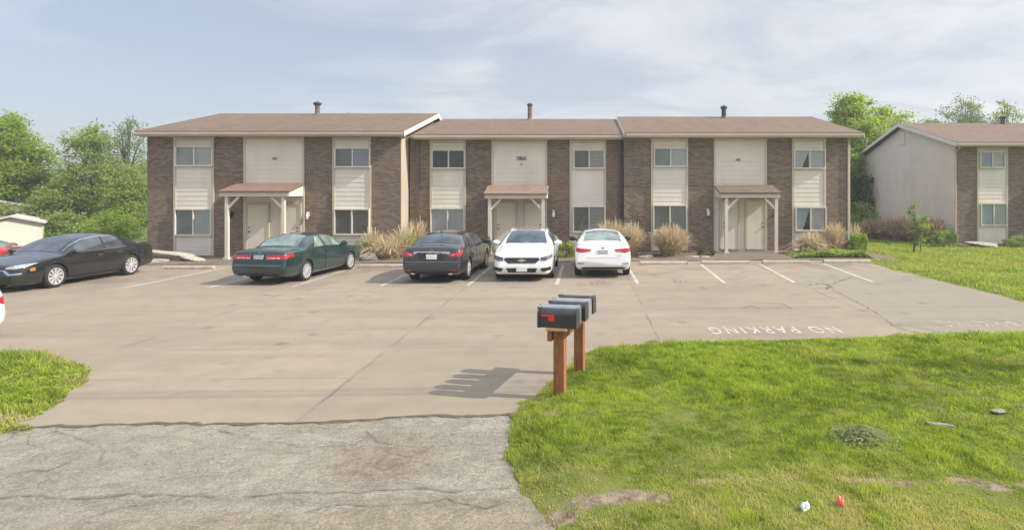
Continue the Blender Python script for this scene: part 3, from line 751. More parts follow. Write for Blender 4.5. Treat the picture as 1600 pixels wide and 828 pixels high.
# curtain gaps in the right section's far window, tan panel over the brick end wall, downspouts
X1R = (626-PX)/(F/26.0)
def downspout(parent, x, y, z0, z1, mat='downspout', w=.075):
    d = MB(); d.box(x-w/2, x+w/2, y-.07, y-.004, z0, z1); d.build('downspout', M[mat], parent)
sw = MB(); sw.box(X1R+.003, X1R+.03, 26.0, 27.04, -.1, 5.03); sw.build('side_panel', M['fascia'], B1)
downspout(B2, -7.47, 27.05, 0, 5.0, w=.16); downspout(B2, 1.50, 27.05, 0, 5.0, w=.12)
downspout(B3, 11.50, 26.6, .1, 5.02, 'trim', w=.10)
# second building at the right
Yr = 31.5; sr = F/Yr; XR = lambda u: (u-PX)/sr; ZR = lambda v: CAMH+(PY-v)/sr
B4 = wthing('apartment_building', 'separate apartment building at the right edge with pale sided gable wall', 'building', (26, Yr, -.1), 'brown brick apartment buildings')
xw, xe = 19.22, 34.0; zf4, zr4 = 5.22, 6.86; d4 = 10.6
w = MB(); w.prism([(Yr, -.6), (Yr+d4, -.6), (Yr+d4, zf4-.17), (Yr+d4/2, zr4-.23), (Yr, zf4-.17)], xw, xe, 'x'); w.build('wall', M['brick'], B4)
rf4 = roof_parts(B4, xw-.32, xe+.3, Yr, zf4, zr4, d4)
def clip4(z):
    if z <= zf4-.17: return (Yr+.06, Yr+d4-.06)
    t = (z-(zf4-.17))/((zr4-.23)-(zf4-.17)); t = min(t, .999)
    return (Yr+t*d4/2, Yr+d4-t*d4/2)
siding_panel(B4, 0, 0, -.05, zr4-.26, xw-.002, 'gable_siding', M['gable'], clip4, 'y')
cb = MB(); cb.box(xw-.045, xw-.003, Yr, Yr+.10, -.1, zf4-.2); cb.box(xw-.045, xw-.003, Yr+d4-.1, Yr+d4, -.1, zf4-.2); cb.build('corner_board', M['trim'], B4)
gv = MB(); gv.box(xw-.06, xw-.026, Yr+d4/2-.28, Yr+d4/2+.28, 5.55, 6.3); 
for k in range(7): gv.box(xw-.075, xw-.061, Yr+d4/2-.25, Yr+d4/2+.25, 5.60+k*.095, 5.66+k*.095)
gv.build('gable_vent', M['rake'], B4)
def bay4(p, q, wins):
    siding_panel(B4, p+.09, q-.09, .02, 4.9, Yr-.012)
    t = MB(); t.box(p, p+.09, Yr-.055, Yr-.002, 0, 5.02); t.box(q-.09, q, Yr-.055, Yr-.002, 0, 5.02); t.box(p+.09, q-.09, Yr-.05, Yr-.002, 4.9, 5.02); t.build('bay_trim', M['trim'], B4)
    for (x0, x1, z0, z1, c1, c2) in wins: window(B4, x0, x1, z0, z1, Yr-.036, c1, c2)
bay4(XR(1526), XR(1574), [(XR(1531), XR(1567), ZR(261), ZR(239), (.17,.20,.21), (.62,.62,.60)), (XR(1532), XR(1570), ZR(351), ZR(319), (.22,.30,.36), (.28,.36,.36))])
bay4(25.6, 27.3, [(25.75, 27.1, .9, 2.0, D_, L_), (25.75, 27.1, 3.85, 4.6, D_, L_)])
siding_panel(B4, 23.1, 25.0, 0, 4.9, Yr-.012, 'entry_siding')
c = MB(); c.prism([(Yr-1.2, 2.62), (Yr-.06, 2.95), (Yr-.06, 3.02), (Yr-1.26, 2.68), (Yr-1.26, 2.63)], 22.95, 25.3, 'x'); can4 = c.build('porch_canopy', M['shingle'], B4)
for px_ in (23.1, 25.1):
    o = MB(); o.box(px_-.065, px_+.065, Yr-1.16, Yr-1.03, -.1, 2.62); o.build('canopy_post', M['post'], can4)
e = MB(); e.prism([(Yr-1.2, 2.46), (Yr-.065, 2.46), (Yr-.065, 2.94), (Yr-1.2, 2.615)], 22.99, 23.03, 'x'); e.build('canopy_side', M['rake'], can4)
d = MB(); d.tube([(xw-.11, Yr-.45, zf4-.1), (xw-.11, Yr-.45, zf4-.25), (xw-.09, Yr-.05, zf4-.55), (xw-.09, Yr-.05, .05), (xw-.11, Yr-.25, -.02)], .045, 8); d.build('downspout', M['trim'], B4)
yy = Yr+d4/2-.3; fx = (1567-PX)/(F/yy)
fl = MB(); fl.tube([(fx, yy, 6.5), (fx, yy, 7.15)], .13, 12); fl.build('flue_pipe', M['dark_flue'], rf4)
fl = MB(); fl.tube([(fx, yy, 7.1), (fx, yy, 7.2), (fx, yy, 7.26)], [.17, .2, .1], 12); fl.build('flue_cap', M['dark_flue'], rf4)
grid_sheet('walkway', np.arange(20.2, 34, .7), np.arange(28.7, 30.3, .4), lambda X, Y: g(X, Y)+.045, M['path'])

# shed beyond the lot at the left
def shed(label, x0, x1, y, zb, ze, zp, dep, wall, roof):
    S = wthing('shed', label, 'shed', ((x0+x1)/2, y, zb)); xm = (x0+x1)/2
    S.rotation_euler = (0, 0, R(38))
    w = MB(); w.prism([(x0, zb-.3), (x1, zb-.3), (x1, ze), (xm, zp-.06), (x0, ze)], y, y+dep, 'y'); w.build('wall', M[wall], S)
    r = MB(); o = .16
    r.prism([(x0-o, ze-.02), (xm, zp-.01), (x1+o, ze-.02), (x1+o, ze+.07), (xm, zp+.08), (x0-o, ze+.07)], y-.2, y+dep+.2, 'y'); r.build('roof', M[roof], S)
shed('small beige shed with a low gable roof beyond the left cars', -31.5, -29.05, 32.0, -.85, 1.02, 1.38, 3.0, 'shed', 'shed_roof')
shed('grey roofed shed under the trees at the left edge', -38.6, -35.9, 38.5, -.85, 1.75, 2.1, 3.5, 'shed_grey', 'shed_grey')
# ------------------------------------------------------------------ wheel stops, stones
def wheel_stop(x0, x1, y, label):
    z = gz((x0+x1)/2, y)+.008
    mb = MB(); mb.prism([(y-.085, z), (y+.085, z), (y+.085, z+.075), (y+.05, z+.115), (y-.05, z+.115), (y-.085, z+.075)], x0, x1, 'x')
    return tag(mb.build('wheel_stop', M['stop'], None, bevel=.012), label, 'wheel stop', 'concrete wheel stops at the head of the stalls')
WS = [(-15.35,-13.55,'leftmost wheel stop, in the stall beside the stone slabs'), (-12.8,-11.05,'wheel stop in the stall left of the teal car'), (-10.55,-8.8,'wheel stop ahead of the teal sedan'),
      (-8.2,-6.3,'wheel stop in the empty stall before the big dry grass clump'), (-5.6,-3.75,'wheel stop ahead of the charcoal sedan'), (-3.1,-1.2,'wheel stop behind the white car facing out'), (-.55,1.2,'wheel stop ahead of the white car seen from behind'),
      (2.0,3.76,'wheel stop before the round dry grass clump'), (4.26,6.05,'wheel stop left of centre before the right porch'), (6.52,8.28,'wheel stop before the right porch canopy post'), (8.78,10.5,'rightmost wheel stop, by the green ground cover and lawn')]
for a, b, l in WS: wheel_stop(a, b, 22.45 if a > -6 else 22.2, l)

def rock(name, x, y, sx, sy, sz, mat, label, cat, group=None, rz=0, z0=None, seed=0, tilt=0):
    bm = bmesh.new(); bmesh.ops.create_icosphere(bm, subdivisions=3, radius=1)
    r = random.Random(seed)
    ph = [r.uniform(0, 9) for _ in range(6)]
    for v in bm.verts:
        k = 1+.16*math.sin(3*v.co.x+ph[0])*math.cos(2.4*v.co.y+ph[1])+.12*math.sin(5*v.co.z+ph[2]+2*v.co.x)+r.uniform(-.035, .035)
        v.co = v.co*k
        v.co.x = math.copysign(abs(v.co.x)**.8, v.co.x); v.co.z = math.copysign(abs(v.co.z)**.7, v.co.z)
        v.co.x *= sx; v.co.y *= sy; v.co.z *= sz
    me = bpy.data.meshes.new(name); bm.to_mesh(me); bm.free(); me.materials.append(mat)
    o = link(bpy.data.objects.new(name, me)); o.location = (x, y, (gz(x, y) if z0 is None else z0)+sz*.55); o.rotation_euler = (0, R(tilt), rz)
    return tag(o, label, cat, group)
def px_at(u, Y): return (u-PX)/(F/Y)
rock('stone_slab', px_at(262, 24.6), 24.7, .95, .30, .10, M['stone'], 'long pale stone slab under the leftmost brick pier', 'stone slab', 'stones in the planting bed', R(-3), gz(-17,24.6)+.28, 1, 4)
rock('stone_slab', px_at(300, 24.4), 24.4, .55, .25, .09, M['stone'], 'pale tilted stone slab right of the longest slab', 'stone slab', 'stones in the planting bed', R(-14), gz(-16,24.4)+.12, 2, 10)
rock('stone_slab', px_at(250, 24.2), 24.1, .45, .22, .07, M['stone'], 'low flat stone beside the black car rear', 'stone slab', 'stones in the planting bed', R(4), gz(-17,24.2)+.06, 3)
for k, (u, dx) in enumerate(((262,.15),(280,.12),(300,.13))):
    rock('stone', px_at(u, 24.55), 24.55, .16, .14, .11, M['stone_grey'], ['dark stone propping up the long pale slab', 'middle dark stone under the pale slabs', 'dark stone between slab and brick wall'][k], 'stone', 'stones in the planting bed', k, None, 5+k)
rock('stone', px_at(575, 24.1), 24.1, .42, .22, .22, M['stone_grey'], 'large grey rock beside the teal car nose', 'stone', 'stones in the planting bed', .2, None, 9)
rock('stone', px_at(556, 24.3), 24.4, .22, .2, .16, M['stone_grey'], 'smaller grey rock behind the teal car nose', 'stone', 'stones in the planting bed', .5, None, 10)
for k, u in enumerate((1005,1014,1078,1088,1099)):
    rock('stone', px_at(u, 24.3), 24.2+.15*(k % 2), random.uniform(.14,.28), .16, random.uniform(.07,.13), M['stone' if k % 2 else 'stone_grey'],
         ['grey stone left of the round dry grass clump', 'pale stone touching the left of the round grass clump', 'grey stone just right of the round grass clump', 'pale stone between round grass clump and right porch', 'grey stone nearest the right porch slab'][k], 'stone', 'stones in the planting bed', k, None, 20+k)
rock('stone', px_at(1312, 24.4), 24.2, .28, .16, .08, M['stone'], 'pale flat stone at the end of the green ground cover', 'stone', 'stones in the planting bed', .1, None, 31)
rock('stone_slab', px_at(1552, 29.6), 30.4, .75, .3, .11, M['stone'], 'tilted pale stone slab under the right building window', 'stone slab', 'stones in the planting bed', R(-6), gz(21,30)+.12, 32, 5)
rock('stone_slab', px_at(1530, 29.6), 30.7, .4, .3, .14, M['stone_grey'], 'grey stone heap under the right building window', 'stone slab', 'stones in the planting bed', 0, None, 33)
def on_lawn(u, v):
    x, y = G(u, v, .06); return x, y, gz(x, y)+float(lawn_h(lawn_d(np.array([x]), np.array([y]), LAWN_A, 21), .07)[0])
x, y, z = on_lawn(1560, 649); rock('stone', x, y, .09, .05, .02, M['verge_stone'], 'small flat pale stone in the grass at the right edge', 'stone', 'stones in the verge grass', .2, z+.02, 41)
x, y, z = on_lawn(1470, 670); rock('stone', x, y, .13, .04, .02, M['verge_stone'], 'half buried pale stone right of the grey weed clump', 'stone', 'stones in the verge grass', -.5, z+.012, 42)

# ------------------------------------------------------------------ litter in the grass
def litter(u, v, name, label, cat, mat, seed, r=.032):
    x, y, z = on_lawn(u, v); bm = bmesh.new(); bmesh.ops.create_icosphere(bm, subdivisions=3, radius=1)
    q = random.Random(seed)
    for vt in bm.verts:
        k = 1+.3*math.sin(6*vt.co.x+seed)*math.sin(5*vt.co.y)+q.uniform(-.12, .12); vt.co = Vector((vt.co.x*r*k, vt.co.y*r*.8*k, vt.co.z*r*1.25*k))
    me = bpy.data.meshes.new(name); bm.to_mesh(me); bm.free(); me.materials.append(mat)
    o = link(bpy.data.objects.new(name, me)); o.location = (x, y, z+r*1.25); o.rotation_euler = (.4, .5, seed); tag(o, label, cat)
litter(1258, 803, 'crumpled_paper', 'crumpled white paper lying in the near grass', 'litter', M['litter_white'], 1)
litter(1313, 795, 'crumpled_wrapper', 'crumpled orange red wrapper lying in the near grass', 'litter', M['litter_red'], 2)

# ------------------------------------------------------------------ mailboxes
ROT = R(-13); P1 = Vector(G(875, 615, .07)); 
mz = gz(*P1)+.05
ST = thing('mailbox_stand', 'wooden two post stand carrying the row of mailboxes', 'mailbox stand', (P1.x, P1.y, mz), ROT)
def lbox(parent, name, x0, x1, y0, y1, z0, z1, mat, bev=.004):
    b = MB(); b.box(x0, x1, y0, y1, z0, z1); return b.build(name, mat, parent, bevel=bev)
lbox(ST, 'post', -.07, .07, -.07, .07, -.3, .865, M['wood']); lbox(ST, 'post', -.07, .07, 1.02, 1.15, -.3, .865, M['wood'])
lbox(ST, 'shelf_board', -.15, .13, -.16, 1.24, .868, .90, M['board'])
lbox(ST, 'cross_arm', -.145, -.085, -.10, 1.2, .72, .866, M['wood'])
lbox(ST, 'shelf_lip', .075, .115, -.14, 1.22, .78, .866, M['wood'])
def mailbox(off_y, off_x, body, dor, label, flag=True, ln=.50):
    T = Matrix.Translation((P1.x, P1.y, mz+.902)) @ Matrix.Rotation(ROT, 4, 'Z')
    p = T @ Vector((off_x, off_y, 0)); h, w = .15, .095
    B = thing('mailbox', label, 'mailbox', p, ROT+R(random.uniform(-2, 2)), 'mailboxes in a row on the wooden stand')
    prof = [(-w, 0), (w, 0), (w, h)] + [(w*math.cos(t), h+w*.95*math.sin(t)) for t in np.linspace(0, math.pi, 13)[1:-1]] + [(-w, h)]
    m = MB(); m.prism(prof, -ln/2+.012, ln/2, 'x'); bo = m.build('body', body, B, bevel=.004)
    q = [(a*1.05, (c-.1)*1.04+.1) for a, c in prof]
    d = MB(); d.prism(q, -ln/2-.012, -ln/2+.02, 'x'); D = d.build('door', dor, B, bevel=.004)
    l = MB(); l.box(-ln/2-.035, -ln/2-.012, -.012, .012, h+w*.75, h+w*.98); l.build('latch', body, D)
    r = MB(); r.prism(q, ln/2-.018, ln/2+.012, 'x'); r.build('back_cap', dor, B, bevel=.004)
    if flag:
        f = MB(); f.box(-ln/2+.045, -ln/2+.215, -w-.012, -w-.003, h-.005, h+.018); f.box(-ln/2+.14, -ln/2+.215, -w-.0125, -w-.0035, h-.062, h-.006)
        f.tube([(-ln/2+.06, -w-.018, h+.006), (-ln/2+.06, -w+.004, h+.006)], .012, 8); f.build('flag', M['flag'], B)
K, S_ = M['box_black'], M['box_silver']
mailbox(-.03, -.01, K, K, 'black mailbox with a red flag, nearest the camera'); mailbox(.215, -.05, S_, S_, 'silver mailbox second from the front, behind the red flagged one', True)
mailbox(.47, -.01, K, K, 'black mailbox in the middle of the row, between two silver ones'); mailbox(.725, -.02, S_, S_, 'silver mailbox second from the back of the row'); mailbox(.98, -.01, K, K, 'black mailbox farthest from the camera, at the back of the row')

# ------------------------------------------------------------------ cables and poles just outside the view (their shadows fall across the drive)
def utility_pole(x, y, h, label):
    p = wthing('utility_pole', label, 'utility pole', (x, y, gz(x, y)), 'utility poles along the road')
    z = gz(x, y); m = MB(); m.tube([(x, y, z-.3), (x, y, z+h)], [.17, .12], 12); m.build('pole', M['pole'], p)
    a = MB(); a.tube([(x, y, z+h), (x, y, z+h+.06)], [.13, .02], 12); a.build('pole_cap', M['pole'], p)
utility_pole(15.6, 7.15, 9.6, 'wooden utility pole by the verge, right of the view'); utility_pole(-32, 6.6, 9.6, 'wooden utility pole by the road, left of the view')
for hz, dy, l in ((6.9, 0, 'lower black cable strung between the roadside poles'), (7.15, .12, 'upper black cable strung between the roadside poles')):
    pts = [(15.6-47.6*t, 7.05-.5*t+dy-.15, hz-1.0*(1-(2*t-1)**2)) for t in np.linspace(0, 1, 25)]
    m = MB(); m.tube(pts, .022, 6); tag(m.build('overhead_cable', M['wire'], None), l, 'cable', 'cables along the road')

# ------------------------------------------------------------------ vegetation
def leaf_mesh(name, pts, size, mat, parent, tint, dry, up=.35, asp=.55):
    n = len(pts); s_ = size*rng.uniform(.6, 1.35, n)
    d = rng.normal(size=(n, 3)); d[:, 2] *= .7; d /= np.linalg.norm(d, axis=1)[:, None]
    nn = rng.normal(size=(n, 3)); nn[:, 2] = np.abs(nn[:, 2])+up; w = np.cross(d, nn); w /= np.linalg.norm(w, axis=1)[:, None]+1e-9
    a = pts-d*s_[:, None]*.5; b = pts+d*s_[:, None]*.5; wv = w*(s_*asp*.5)[:, None]; c = np.cross(w, d)*(s_*.14)[:, None]
    V = np.stack([a, pts-wv+c, b, pts+wv+c], 1).reshape(-1, 3)
    Fc = np.arange(n*4).reshape(-1, 4)
    return np_mesh(name, V, Fc, mat, parent, False, {'tint': np.repeat(np.clip(tint, 0, 1), 4), 'dry': np.repeat(np.clip(dry, 0, 1), 4)})

def clumped(lobes, per, sub, spread, shell=.55):
    """points in little clusters spread through ellipsoid lobes; returns pts, cluster id, lobe brightness"""
    P, T = [], []
    for (c, r) in lobes:
        nsub = max(3, int(sub*(r[0]*r[1]*r[2])**(2/3)))
        u = rng.normal(size=(nsub, 3)); u /= np.linalg.norm(u, axis=1)[:, None]
        rad = rng.uniform(shell, 1.05, nsub)
        cc = np.array(c)+u*rad[:, None]*np.array(r)
        lt = rng.normal(0, .16)
        for q in cc:
            m = int(per*rng.uniform(.4, 1.5)); e = spread*rng.uniform(.6, 1.4)
            p = q+rng.normal(size=(m, 3))*e*np.array([1, 1, .6]); P.append(p); T.append(np.full(m, lt+rng.normal(0, .16)))
    return np.concatenate(P), np.concatenate(T)

def tree(name, label, x, y, height, crown_w, crown_z0, nlobes, leaf, mat, trunk_r=.16, per=26, sub=11, spread=.24, seed=0, dry=.0, group=None, cat='tree', lobe_r=.26, shape=1.0, twigs=0):
    global rng
    rng = np.random.default_rng(100+seed); z = gz(x, y)
    T = wthing(name, label, cat, (x, y, z), group)
    ch = height-crown_z0; lobes = []
    for k in range(nlobes):
        t = (k+.5)/nlobes; zz = z+crown_z0+ch*(.12+.80*t)
        prof = (math.sin(math.pi*min(1, .16+.84*t)**shape))**.6
        ang = k*2.4+rng.uniform(-.4, .4); rr = crown_w/2*prof*rng.uniform(.25, .78)
        q = crown_w*lobe_r*rng.uniform(.65, 1.2)*(.55+.45*prof)
        lobes.append(((x+math.cos(ang)*rr, y+math.sin(ang)*rr, zz), (q, q, q*.78)))
    m = MB(); top = Vector((x+rng.uniform(-.2, .2), y, z+height*.86))
    m.tube([(x, y, z-.15), (x+.05, y, z+crown_z0*.6+.2), tuple(Vector((x, y, z)).lerp(top, .6)), tuple(top)], [trunk_r*1.2, trunk_r, trunk_r*.5, .02], 8)
    for (c, r) in lobes:
        h0 = max(crown_z0*.45, (c[2]-z)*rng.uniform(.4, .7)); f = min(.95, h0/(height*.86))
        st = Vector((x, y, z)).lerp(top, f); md = st.lerp(Vector(c), .5)+Vector((0, 0, .12*r[0]))
        m.tube([st, md, c], [trunk_r*.42*(1-f*.6), trunk_r*.25, trunk_r*.07], 5, cap=False)
        for _ in range(3):
            u = rng.normal(size=3); u /= np.linalg.norm(u); e = Vector(c)+Vector(tuple(u*np.array(r)*.95))
            m.tube([md, Vector(c).lerp(e, .4), e], [trunk_r*.16, trunk_r*.1, .008], 4, cap=False)
    for _ in range(twigs):
        c, r = lobes[int(rng.integers(nlobes//2, nlobes))]; e = Vector(c)+Vector((rng.uniform(-1, 1)*r[0]*.8, 0, r[2]*rng.uniform(1.0, 1.9)))
        m.tube([c, Vector(c).lerp(e, .5)+Vector((.05, 0, 0)), e], [.03, .02, .008], 4, cap=False)
    m.build('trunk', M['bark'], T, True, recalc=False)
    P, tt = clumped(lobes, int(per*1.5), int(sub*2.2), spread*1.1, .35)
    leaf_mesh('crown', P, leaf*1.15, M[mat], T, .45+tt+rng.normal(0, .12, len(P)), dry*rng.random(len(P)), .5)
    return T

GL = 'trees beyond the lot at the left'; GR = 'trees behind the buildings at the right'
def at(u, Y): return (u-PX)/(F/Y)
def hz(v, Y, x): return CAMH+(PY-v)/(F/Y)-gz(x, Y)
def tr(label, u, Y, vtop, wpx, z0, nl, leaf, mat, seed, group, **kw):
    x = at(u, Y); return tree('tree', label, x, Y, hz(vtop, Y, x), wpx/(F/Y), z0, nl, leaf, mat, seed=seed, group=group, **kw)
tr('tall bright tree cut by the left edge of the photo', 12, 40, 176, 105, 3.0, 17, .17, 'leaf_bright', 1, GL, per=30, sub=13, spread=.24)
tr('tree with brownish crown low in front of the left edge', 40, 43, 290, 130, .6, 12, .15, 'leaf_olive', 2, GL, dry=.55, per=26)
tr('dense green tree with a dark base beyond the shed', 105, 39, 285, 110, .3, 18, .16, 'leaf', 3, GL, per=32, sub=13)
tr('pointed loose tree standing tallest left of the roof', 145, 40, 190, 105, 1.2, 20, .15, 'leaf', 4, GL, per=26, sub=12, lobe_r=.22, twigs=5)
tr('sparse twiggy tree rising against the left roof corner', 198, 42, 178, 100, 1.0, 20, .13, 'leaf_pale', 5, GL, per=15, sub=11, lobe_r=.22, twigs=14)
tr('full tree directly left of the left brick pier', 200, 38, 262, 90, .3, 15, .15, 'leaf', 6, GL, per=30, sub=13)
tr('small yellow green tree low behind the black car', 165, 34, 332, 78, .1, 11, .14, 'leaf_bright', 7, GL, per=30)
tr('dark leafy tree low behind the black car roof', 100, 35, 335, 95, .0, 12, .15, 'leaf', 8, GL, per=34)
tr('low olive tree behind the beige shed', 30, 37, 322, 110, .0, 12, .15, 'leaf_olive', 9, GL, per=30)
tr('far tree closing the gap behind the left tree line', 75, 60, 292, 190, .2, 16, .22, 'leaf', 10, GL, per=26, spread=.3)
tr('broad far tree behind the pointed left tree', 170, 62, 262, 190, .2, 16, .22, 'leaf_olive', 11, GL, per=26, spread=.3)
tr('tree behind the left building ridge, only its tip showing', 551, 48, 171, 60, 2.0, 10, .16, 'leaf', 12, GL, per=24)
tr('tall yellow green tree between the two buildings', 1335, 44, 140, 150, 1.0, 32, .17, 'leaf_bright', 13, GR, per=30, sub=13, lobe_r=.2)
tr('second green tree close behind the pale gable', 1400, 47, 168, 100, 1.0, 20, .16, 'leaf_bright', 14, GR, per=20, sub=12, lobe_r=.22)
tr('dark lower tree in the gap beside the right brick pier', 1352, 41, 268, 60, .0, 12, .15, 'leaf_deep', 15, GR, per=30)
tr('bright low tree in the gap beside the gable wall', 1345, 39, 318, 42, .0, 9, .13, 'leaf_bright', 16, GR, per=28)
tr('sparse pale tree above the right building roof', 1510, 56, 140, 105, 4, 18, .17, 'leaf_pale', 17, GR, per=12, sub=9, lobe_r=.2, twigs=6)
tr('bushy tree above the right end of the right roof', 1570, 54, 150, 75, 4, 14, .17, 'leaf', 18, GR, per=18, sub=9, lobe_r=.22, twigs=4)
tr('low tree line top just above the right building ridge', 1455, 58, 180, 80, 3, 12, .18, 'leaf_olive', 19, GR, per=22)
tr('dark far tree closing the gap between the buildings', 1330, 70, 255, 190, .0, 16, .24, 'leaf_deep', 20, GR, per=24, spread=.32)
# young tree on the right lawn
def sapling():
    global rng
    rng = np.random.default_rng(500)
    x, y = G(1428, 396); z = gz(x, y); s_ = F/y
    T = wthing('young_tree', 'slender young tree with twin stems on the right lawn', 'tree', (x, y, z))
    m = MB(); tips = []
    m.tube([(x, y, z-.1), (x+.02, y, z+.5), (x+.06, y, z+1.2), (x-.02, y, z+2.2)], [.05, .04, .03, .01], 7); m.tube([(x+.34, y+.05, z-.1), (x+.30, y, z+.6), (x+.42, y, z+1.35)], [.022, .018, .006], 6)
    lob = [((-.06,0,2.2),.16),((-.14,0,1.95),.13),((.02,0,1.75),.15),((.10,.1,1.5),.24),((.42,0,1.45),.2),((.55,0,1.6),.13),((.2,-.1,1.15),.32),((.5,0,1.05),.22),((-.05,.1,1.05),.2),((.25,0,.75),.27),((.45,.1,.65),.2),((.1,0,.5),.2),((.62,0,1.25),.15)]
    for (c, r) in lob:
        m.tube([(x+.05, y, z+max(.3, c[2]-.4)), (x+c[0], y+c[1], z+c[2])], [.014, .005], 5)
    m.build('trunk', M['bark'], T, True)
    P, tt = clumped([((x+c[0], y+c[1], z+c[2]), (r, r, r)) for c, r in lob], 34, 80, .075, .1)
    leaf_mesh('crown', P, .085, M['leaf'], T, .35+tt, .1*rng.random(len(P)))
sapling()
# shrubs
def shrub(label, x, y, rx, ry, h, mat, n, leaf=.05, seed=0, name='shrub', cat='shrub', group=None, boxy=.5, kind=None):
    global rng
    rng = np.random.default_rng(700+seed); z = gz(x, y)
    u = rng.normal(size=(n, 3)); u /= np.linalg.norm(u, axis=1)[:, None]; u = np.sign(u)*np.abs(u)**boxy; u[:, 2] = np.abs(u[:, 2])*1.0
    k = rng.uniform(.72, 1.04, n)**.6*(1+.13*np.sin(u[:, 0]*6+seed)*np.cos(u[:, 1]*5)+.1*np.sin(u[:, 2]*8+u[:, 0]*3))
    P = np.stack([x+u[:, 0]*rx*k, y+u[:, 1]*ry*k, z+.03+u[:, 2]*h*k*.97], 1); P[:, 2] = np.maximum(P[:, 2], z+.04)
    T = wthing(name, label, cat, (x, y, z), group)
    m = MB()
    for _ in range(7):
        a = rng.uniform(0, 6.28); m.tube([(x, y, z-.05), (x+math.cos(a)*rx*.35, y+math.sin(a)*ry*.35, z+h*.5), (x+math.cos(a)*rx*.7, y+math.sin(a)*ry*.7, z+h*.8)], [.025, .015, .006], 5)
    m.build('stem', M['bark'], T)
    cl = noise2(P[:, 0]*1.0+P[:, 2], P[:, 1]+P[:, 2], seed, 5)
    leaf_mesh('foliage', P, leaf, M[mat], T, .1+.7*cl+rng.normal(0, .15, n), .05*rng.random(n), .3, .6)
    return T
SG = 'green shrubs along the building fronts'
shrub('rounded green shrub at the right corner of the brick row', 11.35, 25.4, .34, .34, .86, 'leaf_bright', 5200, .05, 1, group=SG)
shrub('clipped dark green shrub beside the gable wall downspout', at(1475, 30.6), 30.6, .58, .45, .78, 'leaf', 5600, .055, 2, group=SG)
shrub('small green shrub between the two white cars', at(884, 24.6), 24.6, .40, .35, .62, 'leaf', 3000, .055, 3, group=SG)
shrub('dark green shrub beside the middle porch post', at(758, 25.4), 25.4, .24, .25, .85, 'leaf_deep', 2200, .05, 4, group=SG)
shrub('low green shrub at the right edge under the right building', at(1592, 30.3), 30.2, .65, .4, .55, 'leaf', 3600, .055, 5, group=SG)
shrub('yellow green tufty plant behind the teal car nose', at(566, 24.8), 24.8, .38, .3, .75, 'leaf_olive', 1500, .07, 6, group=SG)
shrub('light green weed within the big dry grass clump', at(632, 25.2), 25.3, .38, .3, 1.0, 'leaf_bright', 700, .06, 7, group=SG)
shrub('low dark green plant left of the right porch', at(1104, 24.6), 24.7, .35, .25, .28, 'leaf_deep', 1300, .045, 8, group=SG)
gc = []
rng = np.random.default_rng(900)
n = 9000; cx = rng.uniform(8.15, 11.3, n); cy = rng.uniform(23.75, 24.75, n); hh = (.10+.26*noise2(cx, cy, 91, 2.2))*np.clip(np.minimum(cx-8.1, 11.35-cx)*3, .25, 1)
P = np.stack([cx, cy, g(cx, cy)+.05+hh*rng.uniform(.2, 1, n)], 1)
tag(leaf_mesh('ground_cover', P, .075, M['leaf'], None, .25+.6*noise2(cx, cy, 92, 3)+rng.normal(0, .15, n), .04*rng.random(n), .8, .6), 'low bright green ground cover in the bed right of the right porch', 'ground cover', kind='stuff')

def dry_grass(label, x, y, h, spread, n, mat='straw', seed=0, group='clumps of dry ornamental grass', droop=.8, lean=(0, 0), w=.014, plume=.5):
    global rng
    rng = np.random.default_rng(1000+seed); z = gz(x, y)+.02
    a = rng.uniform(0, 2*math.pi, n); r0 = np.sqrt(rng.random(n))*spread*.35
    bx = x+np.cos(a)*r0; by = y+np.sin(a)*r0
    a2 = a+rng.normal(0, .6, n); L = h*rng.uniform(.55, 1.15, n); out = np.abs(rng.normal(.45, .3, n))*spread
    dx = np.cos(a2)*out+lean[0]*rng.uniform(.3, 1.2, n); dy = np.sin(a2)*out+lean[1]*rng.uniform(.3, 1.2, n)
    dr = droop*np.clip(np.hypot(dx, dy)/max(spread, .1), 0, 1.2)*L*.55
    K = 5; V = np.empty((n, K, 2, 3)); wa = rng.uniform(0, math.pi, n)
    isp = rng.random(n) < plume
    for q in range(K):
        t = q/(K-1); px = bx+dx*t**1.6; py = by+dy*t**1.6; pz = z+L*(t-.06*t*t)-dr*t**3; pz = np.maximum(pz, z+.01)
        ww = w*(1-.75*t); ww = np.where(isp & (q >= 3), w*(2.2 if q == 3 else 1.1), ww)
        for s_, sg in enumerate((-1, 1)):
            V[:, q, s_] = np.stack([px+sg*np.cos(wa)*ww/2, py+sg*np.sin(wa)*ww/2, pz], 1)
    b = np.arange(n)[:, None]*K*2
    Fc = np.concatenate([b+np.array([2*q, 2*q+1, 2*q+3, 2*q+2]) for q in range(K-1)])
    tint = np.clip(rng.normal(.5, .25, n), 0, 1); dry = np.clip((rng.random(n) < .12)*rng.uniform(.3, .9, n), 0, 1)
    o = np_mesh('dry_grass_clump', (V-np.array([x, y, z])).reshape(-1, 3), Fc, M[mat], None, False, {'tint': np.repeat(tint, K*2), 'dry': np.repeat(dry, K*2)})
    o.location = (x, y, z)
    return tag(o, label, 'ornamental grass', group)
dry_grass('huge sprawling dry grass clump beside the charcoal sedan', at(607, 24.7), 24.8, 1.1, 1.12, 1200, seed=1, droop=1.25, lean=(-.25, -.1))
dry_grass('dry grass leaning against the brick left of the sprawling clump', at(630, 25.4), 25.5, 1.5, .75, 360, seed=2, droop=.6, lean=(-.5, 0))
dry_grass('short dry tuft in front of the left lower right window', at(584, 25.2), 25.2, 1.35, .7, 420, seed=3, droop=.7, lean=(.15, 0))
dry_grass('upright dry grass against the brick left of the charcoal sedan', at(652, 26.2), 26.2, 1.6, .55, 420, seed=4, droop=.4)
dry_grass('tall dry plumes behind the white car seen from behind', at(958, 25.2), 25.3, 1.6, .85, 900, seed=5, droop=.5)
